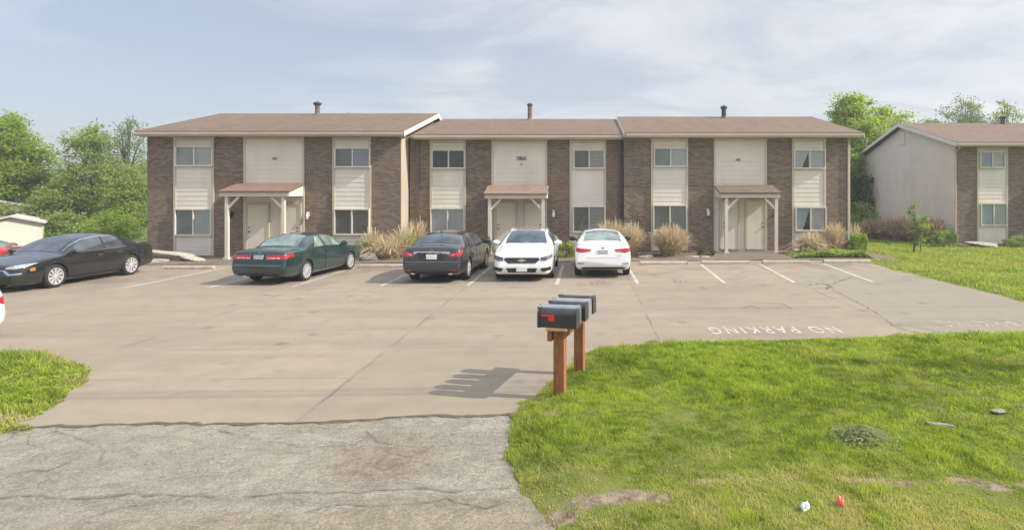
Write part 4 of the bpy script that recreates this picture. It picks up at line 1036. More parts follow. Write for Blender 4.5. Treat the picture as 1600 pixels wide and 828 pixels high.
dry_grass('dry plumes against the brick right of the white cars', at(985, 24.8), 24.9, 1.45, .75, 1000, seed=6, droop=.7, lean=(.1, 0))
dry_grass('round dry grass clump under the window in front of the bay', at(1048, 24.7), 24.8, 1.35, .95, 2300, seed=7, droop=.75)
dry_grass('brown drooping grass clump right of the right porch', at(1268, 25.0), 25.1, 1.0, .85, 1700, seed=8, droop=1.2)
dry_grass('feathery upright grass at the right corner window', at(1304, 25.5), 25.5, 1.35, .6, 700, seed=9, droop=.5)
dry_grass('pale plume tuft at the corner behind the rounded shrub', at(1333, 27.2), 27.2, 1.3, .45, 260, seed=10, droop=.5)
for k, (u, Y, h_, sp) in enumerate(((1362,35.6,1.35,.85),(1384,34.9,1.3,.85),(1406,34.1,1.45,.9),(1428,33.2,1.35,.85),(1446,32.6,1.35,.8),(1462,32.0,1.55,.75))):
    dry_grass(['russet grass clump farthest left along the gable wall', 'second russet grass clump from the left along the gable wall', 'russet grass clump left of the young tree', 'russet grass clump behind the young tree', 'russet grass clump right of the young tree', 'russet grass clump nearest the clipped shrub'][k], at(u, Y), Y, h_, sp, 1100, 'russet', 20+k, 'russet grass clumps along the gable wall', .9, (0, 0), .018)
# grey weed clump in the verge
_x, _y, _z = on_lawn(1345, 690)
def weed():
    global rng
    rng = np.random.default_rng(1300); n = 3000
    r = np.abs(rng.normal(0, .155, n)); a = rng.uniform(0, 6.28, n); px_ = _x+np.cos(a)*r*1.25; py_ = _y+np.sin(a)*r*.9
    h_ = .10*np.exp(-(r/.22)**2)+.03; P = np.stack([px_, py_, _z+h_*rng.uniform(.2, 1.1, n)], 1)
    tag(leaf_mesh('weed_clump', P, .055, M['weed'], None, rng.normal(.45, .28, n), .3*rng.random(n), .1, .16), 'grey green weed mound in the middle of the verge grass', 'weed')
weed()
def weed2(k, u, v, r0, h0):
    global rng
    rng = np.random.default_rng(1400+k); x, y = G(u, v); z = gz(x, y)+.01; n = 260
    a = rng.uniform(0, 6.28, n); r = np.sqrt(rng.random(n)); P = np.stack([x+np.cos(a)*r*r0, y+np.sin(a)*r*r0*.7, z+h0*(1.05-r*r)*rng.uniform(.1, 1, n)], 1)
    return leaf_mesh('weed_tuft', P, .028, M['blade'], None, rng.normal(.3, .2, n), .4*rng.random(n), .3, .3)
for k, (u, v, r0, h0, l) in enumerate(((28,672,.16,.06,'weed tuft at the corner of the island and the asphalt'),(1020,536,.13,.05,'weed tuft where the concrete joint meets the verge'),(1410,526,.22,.06,'dark weed tuft on the verge edge below the long crack'))):
    tag(weed2(k, u, v, r0, h0), l, 'weed', 'weeds along the pavement edges')
# ------------------------------------------------------------------ cars: lofted bodies, every lamp and pane laid on the body's own surface
def pchip(xs, ys):
    xs = np.asarray(xs, float); ys = np.asarray(ys, float); h = np.diff(xs); dl = np.diff(ys)/h; n = len(xs); d = np.zeros(n)
    for i in range(1, n-1):
        if dl[i-1]*dl[i] > 0:
            w1, w2 = 2*h[i]+h[i-1], h[i]+2*h[i-1]; d[i] = (w1+w2)/(w1/dl[i-1]+w2/dl[i])
    d[0], d[-1] = dl[0], dl[-1]
    def f(x):
        x = np.clip(np.asarray(x, float), xs[0], xs[-1]); i = np.clip(np.searchsorted(xs, x, 'right')-1, 0, n-2)
        t = (x-xs[i])/h[i]; t2, t3 = t*t, t*t*t
        return (2*t3-3*t2+1)*ys[i]+(t3-2*t2+t)*h[i]*d[i]+(-2*t3+3*t2)*ys[i+1]+(t3-t2)*h[i]*d[i+1]
    return f

class Body:
    def __init__(s, c):
        s.L = c['L']; s.W = c['W']/2
        for k in ('top', 'bot', 'wid', 'belt', 'bw', 're_drop', 're_w'):
            a = np.array(c[k], float); setattr(s, k, pchip(a[:, 0], a[:, 1]))
    def ctrl(s, x):
        w = float(s.wid(x))*s.W; top = float(s.top(x)); bot = float(s.bot(x))
        be = min(float(s.belt(x)), top-.03); re = max(top-float(s.re_drop(x)), be+.012)
        mid = bot+(be-bot)*.56; sill = bot+(be-bot)*.12
        return np.array([(0, bot), (w*.80, bot), (w*.955, sill), (w, mid), (w*float(s.bw(x)), be), (w*float(s.re_w(x)), re), (0, top)])
    def sec(s, x, v):
        p = s.ctrl(x); k = np.arange(-1, 8)
        y = np.concatenate([[-p[1, 0]], p[:, 0], [-p[5, 0]]]); z = np.concatenate([[p[1, 1]], p[:, 1], [p[5, 1]]])
        return pchip(k, y)(v), pchip(k, z)(v)
    def P(s, x, v):
        y, z = s.sec(x, np.array([v])); return np.array([x-s.L/2, y[0], z[0]])
    def N(s, x, v):
        e = .02; a = s.P(min(x+e, s.L), v)-s.P(max(x-e, 0), v); b = s.P(x, min(v+e, 6.02))-s.P(x, v-e)
        n = np.cross(b, a); n /= np.linalg.norm(n)+1e-9
        c = s.P(x, v); ref = np.array([0, c[1], c[2]-.6])
        return n if n @ ref > 0 else -n
    def mesh(s):
        L = s.L
        a = np.concatenate([[0,.004,.012,.022,.035,.05,.07,.09,.115], np.arange(.15, L-.13, .058), L-np.array([.115,.09,.07,.05,.035,.022,.012,.004,0])])
        vs = np.array([0,.6,1,1.3,1.6,2,2.3,2.6,3,3.3,3.6,3.85,4,4.15,4.4,4.7,4.88,5,5.12,5.3,5.6,6.0]); nv = len(vs)
        V = []
        for x in a:
            y, z = s.sec(x, vs)
            V += [(x-L/2, y[i], z[i]) for i in range(nv)] + [(x-L/2, -y[i], z[i]) for i in range(nv-2, 0, -1)]
        m = 2*nv-2; n = len(a); Fc = [(i*m+j, i*m+(j+1) % m, (i+1)*m+(j+1) % m, (i+1)*m+j) for i in range(n-1) for j in range(m)]
        Fc += [tuple(range(m))[::-1], tuple(range((n-1)*m, n*m))]
        return V, Fc

def wheel_parts(car, x, y, r, wd, sty, side, parent):
    """side +1: outer face towards +y"""
    W = MB(); n = 36; prof = [(r*.72, -.5), (r*.80, -.5), (r*.95, -.46), (r, -.34), (r, .34), (r*.95, .46), (r*.80, .5), (r*.72, .47), (r*.72, -.5)]
    vs = [(rr*math.cos(2*math.pi*k/n), o*wd, rr*math.sin(2*math.pi*k/n)) for k in range(n) for rr, o in prof[:-1]]; m = len(prof)-1
    W.add(vs, [(k*m+j, k*m+(j+1) % m, ((k+1) % n)*m+(j+1) % m, ((k+1) % n)*m+j) for k in range(n) for j in range(m)])
    T = W.build('wheel', M['tyre'], parent, True); T.location = (x, y, r)
    Rm = MB(); rr = r*.73; yo = side*wd*.40; yi = side*wd*.16
    def ring(r0, y0, r1, y1, mt):
        v = [(r0*math.cos(t), y0, r0*math.sin(t)) for t in np.linspace(0, 2*math.pi, n, endpoint=False)] + [(r1*math.cos(t), y1, r1*math.sin(t)) for t in np.linspace(0, 2*math.pi, n, endpoint=False)]
        Rm.add(v, [(k, (k+1) % n, (k+1) % n+n, k+n) for k in range(n)], mt)
    ring(rr, yo+side*.012, rr*.90, yo+side*.010, 0); ring(rr*.90, yo+side*.010, rr*.88, yi, 0); ring(rr*.88, yi, .001, yi, 1); ring(rr, yo+side*.012, rr, yi-side*.1, 0)
    ring(rr*.24, yo, .001, yo+side*.012, 0); ring(rr*.24, yo, rr*.26, yi, 0)
    ns = sty
    for k in range(ns):
        t = 2*math.pi*(k+.5)/ns; dw = math.pi/ns*.60; a0, a1 = rr*.20, rr*.92
        P = lambda q, tt, yy: (q*math.cos(tt), yy, q*math.sin(tt))
        v = [P(a0, t-dw*1.3, yo), P(a0, t+dw*1.3, yo), P(a1, t+dw*.72, yo+side*.004), P(a1, t-dw*.72, yo+side*.004), P(a0, t-dw*1.5, yi), P(a0, t+dw*1.5, yi), P(a1, t+dw*.85, yi), P(a1, t-dw*.85, yi)]
        Rm.add(v, [(0,1,2,3), (1,5,6,2), (3,2,6,7), (0,3,7,4)])
    Rm.build('rim', [M['rim'], M['rim_dark']], T, False)

def make_car(name, label, c, loc, rz, cat='car'):
    b = Body(c); L, H_ = c['L'], L2 if False else None
    L2_ = L/2
    root = thing(name, label, cat, (loc[0], loc[1], gz(*loc)+.008), rz, 'cars parked in the lot')
    V, Fc = b.mesh(); bvh = BVHTree.FromPolygons(V, Fc)
    me = bpy.data.meshes.new('body'); me.from_pydata(V, [], Fc)
    bm = bmesh.new(); bm.from_mesh(me); bmesh.ops.remove_doubles(bm, verts=bm.verts, dist=1e-4); bmesh.ops.recalc_face_normals(bm, faces=bm.faces); bm.to_mesh(me); bm.free()
    o = bpy.data.objects.new('body', me)
    me.materials.append(c['paint']); me.materials.append(M['arch'])
    xr, xf, r = c['xr'], c['xf'], c['r']; ra = r+.045
    cut = MB()
    for xa in (xr, xf):
        for sg in (1, -1):
            p = [(xa-L2_+ra*math.cos(t), r+ra*math.sin(t)) for t in np.linspace(0, 2*math.pi, 40, endpoint=False)]
            cut.prism(p, sg*(b.W-.34), sg*(b.W+.3), 'y', 1)
    cm = cut.build('cutter', [M['arch'], M['arch']])
    COL.objects.link(o)
    md = o.modifiers.new('b', 'BOOLEAN'); md.object = cm; md.operation = 'DIFFERENCE'; md.solver = 'EXACT'
    ev = o.evaluated_get(bpy.context.evaluated_depsgraph_get()); nm = bpy.data.meshes.new_from_object(ev)
    o.modifiers.clear(); bpy.data.objects.remove(cm)
    o.data = nm; nm.name = 'body'; nm.materials.clear(); nm.materials.append(c['paint']); nm.materials.append(M['arch'])
    for p in nm.polygons:
        cx, cy, cz = p.center; ins = False
        for xa in (xr, xf):
            d = math.hypot(cx-(xa-L2_), cz-r)
            if d < ra+.004 and abs(cy) < b.W*1.02 and (d < ra-.012 or abs(abs(p.normal.y)) < .5 and d > ra-.02 and (p.normal.x*(cx-(xa-L2_))+p.normal.z*(cz-r)) < 0): ins = True
        p.material_index = 1 if ins else 0; p.use_smooth = not ins
    o.parent = root
    # --- patches on the surface
    def patch(nm_, mat, q, side, n=(10, 6), off=.005, parent=root):
        """q: four (x,v) corners, counted round"""
        q = np.array(q, float); vs, fs = [], []
        for i in range(n[0]+1):
            for j in range(n[1]+1):
                s_, t = i/n[0], j/n[1]; p = (q[0]*(1-s_)+q[1]*s_)*(1-t)+(q[3]*(1-s_)+q[2]*s_)*t
                w = b.P(p[0], p[1])+b.N(p[0], p[1])*off; vs.append((w[0], w[1]*side, w[2]))
        m = n[1]+1; fs = [(i*m+j, (i+1)*m+j, (i+1)*m+j+1, i*m+j+1) for i in range(n[0]) for j in range(n[1])]
        k = MB(); k.add(vs, fs); return k.build(nm_, mat, parent, True)
    def top_patch(nm_, mat, x0, x1, v0a, v0b, off=.006, n=14):
        """full-width pane over the top of the body, from x0 to x1, edges at v0a / v0b"""
        vs, fs = [], []; m = 17
        for i in range(n+1):
            s_ = i/n; va = v0a*(1-s_)+v0b*s_
            for j in range(m):
                q = (j/(m-1))*2-1; v = 6-(6-va)*abs(q)
                bow = .05*(1-q*q)*(1 if x1 > x0 else -1)*0
                x = x0*(1-s_)+x1*s_+bow; w = b.P(x, v)+b.N(x, v)*off; vs.append((w[0], w[1]*(1 if q >= 0 else -1), w[2]))
        fs = [(i*m+j, (i+1)*m+j, (i+1)*m+j+1, i*m+j+1) for i in range(n) for j in range(m-1)]
        k = MB(); k.add(vs, fs); return k.build(nm_, mat, root, True)
    def proj(nm_, mat, poly, front, off=.006, mirror=False, parent=root, res=.05):
        """polygon (y,z) seen from the front / rear, laid on the body"""
        out = []
        for mi in ((1, -1) if mirror else (1,)):
            bm = bmesh.new(); f = bm.faces.new([bm.verts.new((0, y*mi, z)) for y, z in poly]); bmesh.ops.triangulate(bm, faces=[f])
            for _ in range(4):
                es = [e for e in bm.edges if e.calc_length() > res]
                if not es: break
                bmesh.ops.subdivide_edges(bm, edges=es, cuts=1); bmesh.ops.triangulate(bm, faces=[f_ for f_ in bm.faces if len(f_.verts) > 3])
            sg = 1 if front else -1
            for v in bm.verts:
                yy, zz = v.co.y, v.co.z
                for _ in range(14):
                    h = bvh.ray_cast(Vector((sg*6, yy, zz)), Vector((-sg, 0, 0)))
                    if h[0] is not None and abs(h[0].x) > L2_*.55: break
                    yy *= .985
                if h[0] is None: continue
                nrm = h[1] if h[1].x*sg > 0 else -h[1]
                nrm = (nrm+Vector((sg*.6, 0, 0))).normalized()
                v.co = h[0]+nrm*off
            bmesh.ops.recalc_face_normals(bm, faces=bm.faces)
            m_ = bpy.data.meshes.new(nm_); bm.to_mesh(m_); bm.free(); m_.materials.append(mat)
            for p in m_.polygons: p.use_smooth = True
            out.append(link(bpy.data.objects.new(nm_, m_), parent))
        return out
    def hit(y, z, front):
        sg = 1 if front else -1; h = bvh.ray_cast(Vector((sg*6, y, z)), Vector((-sg, 0, 0))); return h[0].x
    # glass
    gl = c['glass']
    top_patch('windscreen', gl, *c['ws']); top_patch('rear_window', gl, *c['rw'])
    for sd in (1, -1):
        for (xa, xb) in c['side']:
            va, vb = 4.14, 4.86
            patch('side_window', gl, [(xa[0], va), (xb[0], va), (xb[1], vb), (xa[1], vb)], sd, (16, 6), .006)
        if c.get('chrome_arc'):
            xa, xb = c['chrome_arc']; patch('window_trim', M['chrome'], [(xa, 4.87), (xb, 4.87), (xb, 4.925), (xa, 4.925)], sd, (30, 1), .009)
        for (xa, xb) in c['doors']:
            for q in (xa, xb): patch('door_seam', M['plastic'], [(q-.005, 1.9), (q+.005, 1.9), (q+.005, 4.1), (q-.005, 4.1)], sd, (1, 14), .002)
            hd = patch('door_handle', c.get('hmat', c['paint']), [(xa+.08, 3.62), (xa+.27, 3.64), (xa+.27, 3.74), (xa+.08, 3.72)], sd, (4, 3), .026)
        patch('sill_trim', c.get('sill', M['plastic']), [(xr+ra+.03, 1.75), (xf-ra-.03, 1.75), (xf-ra-.03, 2.12), (xr+ra+.03, 2.12)], sd, (12, 2), .004)
        patch('belt_trim', M['chrome'] if c.get('chrome_arc') else M['plastic'], [(c['side'][0][0][0], 4.075), (c['mirror'], 4.075), (c['mirror'], 4.125), (c['side'][0][0][0], 4.125)], sd, (24, 1), .008)
        patch('pillar_trim', M['plastic'], [(c['side'][0][1][0]-.0, 4.14), (c['side'][1][0][0]+.0, 4.14), (c['side'][1][0][1], 4.86), (c['side'][0][1][1], 4.86)], sd, (3, 6), .004)
        for q in (xf-ra-.12, ): patch('door_seam', M['plastic'], [(q-.005, 1.9), (q+.005, 1.9), (q+.005, 4.05), (q-.005, 4.05)], sd, (1, 12), .002)
        patch('hood_seam', M['plastic'], [(c['ws'][0]+.15, 4.90), (L-.40, 4.86), (L-.40, 4.905), (c['ws'][0]+.15, 4.935)], sd, (16, 1), .002)
        patch('bumper_seam', M['plastic'], [(xr-ra-.10, 3.55), (.10, 3.50), (.10, 3.53), (xr-ra-.10, 3.58)], sd, (10, 1), .002)
        patch('trunk_seam', M['plastic'], [(c['rw'][0]-.12, 4.95), (.16, 4.9), (.16, 4.95), (c['rw'][0]-.12, 4.99)], sd, (8, 1), .002)
        # mirror
        xm = c['mirror']; w = b.P(xm, 4.12); mm = MB(); y0 = w[1]*sd
        bm = bmesh.new(); bmesh.ops.create_icosphere(bm, subdivisions=3, radius=1)
        for v in bm.verts:
            v.co.x = v.co.x*.09*(1 if v.co.x > 0 else .45); v.co.y *= .125; v.co.z *= .085
            v.co += Vector((w[0], y0+sd*.14, w[2]+.075))
        m_ = bpy.data.meshes.new('mirror'); bm.to_mesh(m_); bm.free(); m_.materials.append(c.get('mmat', c['paint']))
        for p in m_.polygons: p.use_smooth = True
        mo = link(bpy.data.objects.new('mirror', m_), root)
        mm.tube([(w[0], y0-sd*.03, w[2]+.03), (w[0], y0+sd*.1, w[2]+.05)], .028, 6); mm.build('mirror_arm', M['plastic'], mo)
        for xa in (xr, xf): wheel_parts(None, xa-L2_, sd*(b.W-.115), r, .21, c['spokes'], sd, root)
    for (nm_, mk, poly, front, mir) in c['front_rear']:
        proj(nm_, mk if not isinstance(mk, str) else M[mk], poly, front, mirror=mir, off=.007)
    for (nm_, mk, q) in c.get('patches', ()):
        for sd in (1, -1): patch(nm_, M[mk], q, sd)
    for (nm_, mk, y0, y1, z0, z1, front, dpt) in c['boxes']:
        xs = [hit((y0+y1)/2, (z0+z1)/2, front)]; sg = 1 if front else -1; k = MB()
        xx = max(abs(q) for q in xs); xa, xb = sorted((sg*(xx-.03), sg*(xx+dpt))); k.box(xa, xb, y0, y1, z0, z1)
        k.build(nm_, M[mk] if isinstance(mk, str) else mk, root, bevel=.006)
    return root

def base_sedan(L=4.8, W=1.83, H=1.45, hood=.98, trunk=1.06, xr=1.05, wb=2.74, r=.325, cowl=3.55, wtop=2.75, rtop=1.70, rbase=.78, coupe=0.0):
    """fractions of a family sedan; x runs from the rear bumper (0) to the nose (L)"""
    xf = xr+wb
    return dict(L=L, W=W, r=r, xr=xr, xf=xf,
        top=[(0,.56),(.03,.74),(.07,trunk-.14),(.12,trunk-.03),(.22,trunk),(.5,trunk+.015),(rbase,trunk+.03),((rbase+rtop)/2,(trunk+H)/2+.05),(rtop,H-.035),((rtop+wtop)/2,H),(wtop,H-.045),((wtop+cowl)/2,(H+hood)/2+.045),(cowl,hood+.01),(cowl+.35,hood-.03),(L-.45,hood-.115),(L-.20,hood-.18),(L-.08,hood-.25),(L-.025,.60),(L,.50)],
        bot=[(0,.40),(.05,.30),(.3,.235),(.8,.19),(L/2,.17),(L-.8,.18),(L-.25,.20),(L-.05,.25),(L,.33)],
        wid=[(0,.89),(.03,.925),(.09,.95),(.22,.972),(.55,.99),(1.2,1),(L-1.5,1),(L-.8,.99),(L-.45,.97),(L-.22,.93),(L-.09,.875),(L-.03,.82),(L,.77)],
        belt=[(0,.54),(.04,.66),(.10,trunk-.20),(.3,trunk-.12),(rbase,trunk-.09),(rtop,.955),(wtop,.93),(cowl,hood-.09),(cowl+.4,hood-.11),(L-.4,hood-.20),(L-.15,hood-.28),(L-.05,.54),(L,.46)],
        bw=[(0,.98),(.3,.965),(rbase,.955),(rtop,.955),(wtop,.955),(cowl,.955),(L-.5,.95),(L,.97)],
        re_drop=[(0,.012),(.2,.03),(rbase,.05),(rtop,.075),(wtop,.075),(cowl,.05),(L-.4,.035),(L,.02)],
        re_w=[(0,.86),(.2,.83),(rbase,.765),(rtop,.655),((rtop+wtop)/2,.64),(wtop,.655),(cowl,.775),(L-.5,.78),(L,.85)],
        ws=(cowl-.10, wtop+.05, 5.12, 5.14), rw=(rbase+.10, rtop-.03, 5.13, 5.15),
        side=[((rbase+.62,rbase+.95),(xr+1.02,xr+.98)), ((xr+1.09,xr+1.05),(cowl-.22,wtop+.30))],
        doors=[(xr+.32,xr+1.06),(xr+1.08,xf-.42)], mirror=cowl-.33, spokes=10, front_rear=[], boxes=[])

# --- white car facing the camera: grille bar with emblem, dark lamps, lower intakes
c = base_sedan(L=5.0, W=1.86, H=1.49, hood=1.03, trunk=1.09, xr=1.08, wb=2.83, r=.335, cowl=3.62, wtop=2.78)
c.update(paint=M['paint_white'], glass=M['glass_blue'], spokes=10)
c['front_rear'] = [
    ('grille', 'plastic', [(-.50,.725),(.50,.725),(.55,.675),(.42,.565),(-.42,.565),(-.55,.675)], True, False),
    ('grille_trim', 'chrome', [(-.51,.742),(.51,.742),(.50,.727),(-.50,.727)], True, False),
    ('grille_trim', 'chrome', [(-.42,.564),(.42,.564),(.40,.550),(-.40,.550)], True, False),
    ('headlight', 'lamp_dark', [(.56,.735),(.70,.765),(.885,.81),(.89,.71),(.72,.635),(.57,.63)], True, True),
    ('headlight_trim', 'lamp_clear', [(.60,.665),(.78,.70),(.80,.685),(.61,.648)], True, True),
    ('lower_intake', 'plastic', [(-.47,.42),(.47,.42),(.41,.29),(-.41,.29)], True, False),
    ('fog_intake', 'plastic', [(.57,.42),(.86,.465),(.86,.35),(.60,.315)], True, True),
    ('fog_trim', 'chrome', [(.55,.42),(.60,.41),(.62,.33),(.57,.325)], True, True),
    ('wiper', 'plastic', [(-.62,1.055),(.64,1.055),(.64,1.068),(-.62,1.075)], True, False)]
c['boxes'] = [('licence_plate','plate',-.16,.16,.32,.47,True,.035), ('emblem','chrome',-.12,.12,.63,.668,True,.02), ('emblem','chrome',-.05,.05,.608,.629,True,.02), ('emblem','chrome',-.05,.05,.669,.69,True,.02)]
imp = make_car('parked_car', 'white sedan parked nose out, facing the camera, with chrome emblem on its dark grille', c, (-1.92, 20.75), R(-90))
sr = MB(); bb = Body(c)
vs = [];
for i in range(7):
    for j in range(9):
        x = 1.95+.75*i/6; q = (j/8)*2-1; v = 6-.62*abs(q); w_ = bb.P(x, v)+bb.N(x, v)*.012; vs.append((w_[0], w_[1]*(1 if q >= 0 else -1), w_[2]))
sr.add(vs, [(i*9+j, (i+1)*9+j, (i+1)*9+j+1, i*9+j+1) for i in range(6) for j in range(8)]); sr.build('sunroof', M['flue'], imp, True)
for sd in (1, -1):
    k = MB(); k.tube([(bb.P(x, 5.02)[0], sd*(bb.P(x, 5.02)[1]-.01), bb.P(x, 5.02)[2]+.03) for x in np.linspace(1.75, 2.75, 9)], .016, 6); k.build('roof_rail', M['paint_white'], imp)

# --- white car seen from behind
c = base_sedan(L=4.57, W=1.80, H=1.44, hood=.97, trunk=1.07, xr=.95, wb=2.70, r=.32, cowl=3.42, wtop=2.55, rtop=1.45, rbase=.62)
c.update(paint=M['paint_white'], glass=M['glass_green'], mmat=M['plastic'], spokes=10)
c['front_rear'] = [
    ('taillight', 'tail', [(.36,.90),(.60,.925),(.87,.955),(.88,.84),(.68,.80),(.40,.835)], False, True),
    ('taillight_band', 'tail_white', [(.42,.862),(.60,.868),(.60,.856),(.42,.850)], False, True),
    ('bumper_valance', 'plastic', [(-.60,.36),(.60,.36),(.70,.33),(.66,.29),(-.66,.29),(-.70,.33)], False, False),
    ('reflector', 'plastic', [(.58,.475),(.80,.49),(.80,.465),(.60,.455)], False, True),
    ('trunk_seam', 'plastic', [(-.52,.635),(.52,.635),(.52,.629),(-.52,.629)], False, False),
    ('trunk_lip', 'stone_grey', [(-.66,1.005),(.66,1.005),(.66,.997),(-.66,.997)], False, False)]
c['boxes'] = [('licence_plate','plate_green',-.155,.155,.755,.885,False,.02), ('badge','chrome',-.045,.045,.915,.965,False,.01), ('badge','chrome',-.60,-.42,.70,.715,False,.006)]
make_car('parked_car', 'white sedan parked nose in, seen straight from behind with red taillights', c, (.53, 21.15), R(90.3))

# --- charcoal sedan, nose in
c = base_sedan(L=4.82, W=1.84, H=1.47, hood=.98, trunk=1.10, xr=1.02, wb=2.80, r=.335, cowl=3.60, wtop=2.72, rtop=1.40, rbase=.58)
c.update(paint=M['paint_char'], glass=M['glass'], spokes=5, hmat=M['chrome'])
c['front_rear'] = [
    ('taillight', 'tail', [(.50,.86),(.66,.925),(.885,.985),(.90,.87),(.80,.80),(.56,.80)], False, True),
    ('taillight_band', 'tail_white', [(.60,.862),(.78,.898),(.78,.88),(.60,.84)], False, True),
    ('chrome_strip', 'chrome', [(-.52,.955),(.52,.955),(.57,.90),(.50,.87),(.42,.925),(-.42,.925),(-.50,.87),(-.57,.90)], False, False),
    ('plate_recess', 'plastic', [(-.44,.915),(.44,.915),(.36,.70),(-.36,.70)], False, False),
    ('bumper_line', 'stone_grey', [(-.78,.655),(.78,.655),(.78,.645),(-.78,.645)], False, False),
    ('bumper_valance', 'plastic', [(-.62,.37),(.62,.37),(.58,.29),(-.58,.29)], False, False),
    ('reflector', 'tail', [(.60,.42),(.76,.43),(.76,.40),(.60,.39)], False, True)]
c['boxes'] = [('licence_plate','plate',-.16,.16,.725,.87,False,.025), ('badge','chrome',-.055,.055,.925,.985,False,.012), ('tailpipe','chrome',-.62,-.50,.27,.33,False,.01), ('tailpipe','chrome',.50,.62,.27,.33,False,.01)]
son = make_car('parked_car', 'charcoal black sedan parked nose in, with white licence plate and wide red taillights', c, (-4.50, 20.45), R(88))
an = MB(); an.prism([(-1.32, 1.435), (-1.18, 1.45), (-1.32, 1.50)], -.012, .012, 'y'); an.build('antenna_fin', M['plastic'], son)

# --- teal sedan, nose in
c = base_sedan(L=4.81, W=1.81, H=1.45, hood=.97, trunk=1.04, xr=1.10, wb=2.74, r=.32, cowl=3.52, wtop=2.66, rtop=1.70, rbase=.92)
c.update(paint=M['paint_teal'], glass=M['glass_green'], spokes=12, sill=M['paint_teal'])
c['front_rear'] = [
    ('taillight', 'tail', [(.22,.895),(.70,.895),(.86,.925),(.88,.83),(.84,.775),(.24,.775)], False, True),
    ('taillight_clear', 'tail_white', [(.27,.822),(.70,.826),(.70,.786),(.28,.786)], False, True),
    ('plate_recess', 'plastic', [(-.20,.90),(.20,.90),(.20,.76),(-.20,.76)], False, False),
    ('bumper_line', 'plastic', [(-.80,.70),(.80,.70),(.80,.685),(-.80,.685)], False, False),
    ('bumper_step', 'stone_grey', [(-.74,.60),(.74,.60),(.74,.588),(-.74,.588)], False, False),
    ('bumper_valance', 'plastic', [(-.66,.35),(.66,.35),(.60,.28),(-.60,.28)], False, False)]
c['boxes'] = [('licence_plate','plate_green',-.155,.155,.765,.895,False,.02), ('badge','chrome',-.05,.05,.935,.985,False,.01), ('tailpipe','chrome',.42,.50,.235,.305,False,.05)]
acc = make_car('parked_car', 'dark teal sedan parked nose in, with wide red taillights and silver wheels', c, (-9.42, 20.35), R(83.5))

# --- black sedan at the left, nose towards the camera
c = base_sedan(L=4.88, W=1.87, H=1.49, hood=1.0, trunk=1.09, xr=1.04, wb=2.76, r=.345, cowl=3.62, wtop=2.62, rtop=1.45, rbase=.60)
c.update(paint=M['paint_black'], glass=M['glass'], spokes=10, chrome_arc=(1.2, 3.42), hmat=M['chrome'])
c['front_rear'] = [
    ('headlight', 'lamp_clear', [(.42,.705),(.62,.755),(.885,.80),(.86,.715),(.70,.665),(.45,.665)], True, True),
    ('grille', 'plastic', [(-.40,.69),(.40,.69),(.42,.635),(-.42,.635)], True, False),
    ('chrome_bar', 'chrome', [(-.42,.655),(.42,.655),(.60,.54),(.84,.56),(.83,.52),(.56,.49),(.36,.615),(-.36,.615),(-.56,.49),(-.83,.52),(-.84,.56),(-.60,.54)], True, False),
    ('lower_intake', 'plastic', [(-.66,.46),(.66,.46),(.60,.28),(-.60,.28)], True, False),
    ('taillight', 'tail', [(.45,.92),(.87,.95),(.88,.82),(.50,.82)], False, True)]
c['patches'] = [('side_marker', 'amber', [(4.42,3.18),(4.56,3.18),(4.56,3.45),(4.42,3.45)])]
c['boxes'] = [('licence_plate','plate',-.16,.16,.36,.50,True,.02)]
make_car('parked_car', 'black sedan at the left backed into its stall, with bright headlight and silver wheels', c, (-16.45, 19.35), R(-93.5))

# --- red car and dark car standing lower down beyond the black one, white car cut by the left edge
c = base_sedan(L=4.6, W=1.78, H=1.43, hood=.95, trunk=1.03, xr=1.0, wb=2.68, r=.32, cowl=3.45, wtop=2.6, rtop=1.6, rbase=.85)
c.update(paint=M['paint_red'], glass=M['glass_green'])
c['front_rear'] = [('headlight', 'lamp_clear', [(.45,.69),(.85,.76),(.84,.68),(.48,.64)], True, True), ('grille', 'plastic', [(-.38,.66),(.38,.66),(.36,.59),(-.36,.59)], True, False), ('lower_intake', 'plastic', [(-.6,.42),(.6,.42),(.55,.29),(-.55,.29)], True, False)]
make_car('parked_car', 'red sedan half hidden behind the black car', c, (-27.3, 26.9), R(-155))
c = dict(c); c.update(paint=M['paint_dark'], glass=M['glass'])
make_car('parked_car', 'dark car glimpsed at the left edge behind the red one', c, (-29.2, 28.0), R(-100))
c = base_sedan(L=4.6, W=1.80, H=1.44, hood=.97, trunk=1.06, xr=.95, wb=2.70, r=.32)
c.update(paint=M['paint_white'], glass=M['glass'])
c['front_rear'] = [('taillight', 'tail', [(.62,.80),(.90,.84),(.90,.70),(.78,.68)], False, True), ('bumper_valance', 'plastic', [(-.6,.36),(.6,.36),(.55,.29),(-.55,.29)], False, False)]
c['boxes'] = [('licence_plate','plate',-.16,.16,.77,.90,False,.02)]
make_car('parked_car', 'white car cut off by the left edge, only its red lamp corner showing', c, (-13.36, 10.95), R(174))

# ------------------------------------------------------------------ light, sky, camera
EL, BETA = R(38), R(10)
sun_to = Vector((math.cos(EL)*math.cos(BETA), -math.cos(EL)*math.sin(BETA), math.sin(EL)))
sl = bpy.data.lights.new('sun', 'SUN'); sl.energy = 3.25; sl.angle = R(1.0); sl.color = (1.0, .93, .82)
so = bpy.data.objects.new('sun', sl); COL.objects.link(so); so.rotation_euler = sun_to.to_track_quat('Z', 'Y').to_euler()
w = bpy.data.worlds.new('World'); scene.world = w; w.use_nodes = True; t = w.node_tree; t.nodes.clear()
sk = t.nodes.new('ShaderNodeTexSky'); sk.sky_type = 'NISHITA'; sk.sun_disc = False; sk.sun_elevation = EL
sk.sun_rotation = math.atan2(sun_to.x, sun_to.y); sk.air_density = 1.0; sk.dust_density = 1.6; sk.ozone_density = 1.2
def wn(typ, **kw):
    nd = t.nodes.new(typ)
    for k, v in kw.items(): setattr(nd, k, v)
    return nd
tc = wn('ShaderNodeTexCoord'); L_ = t.links.new
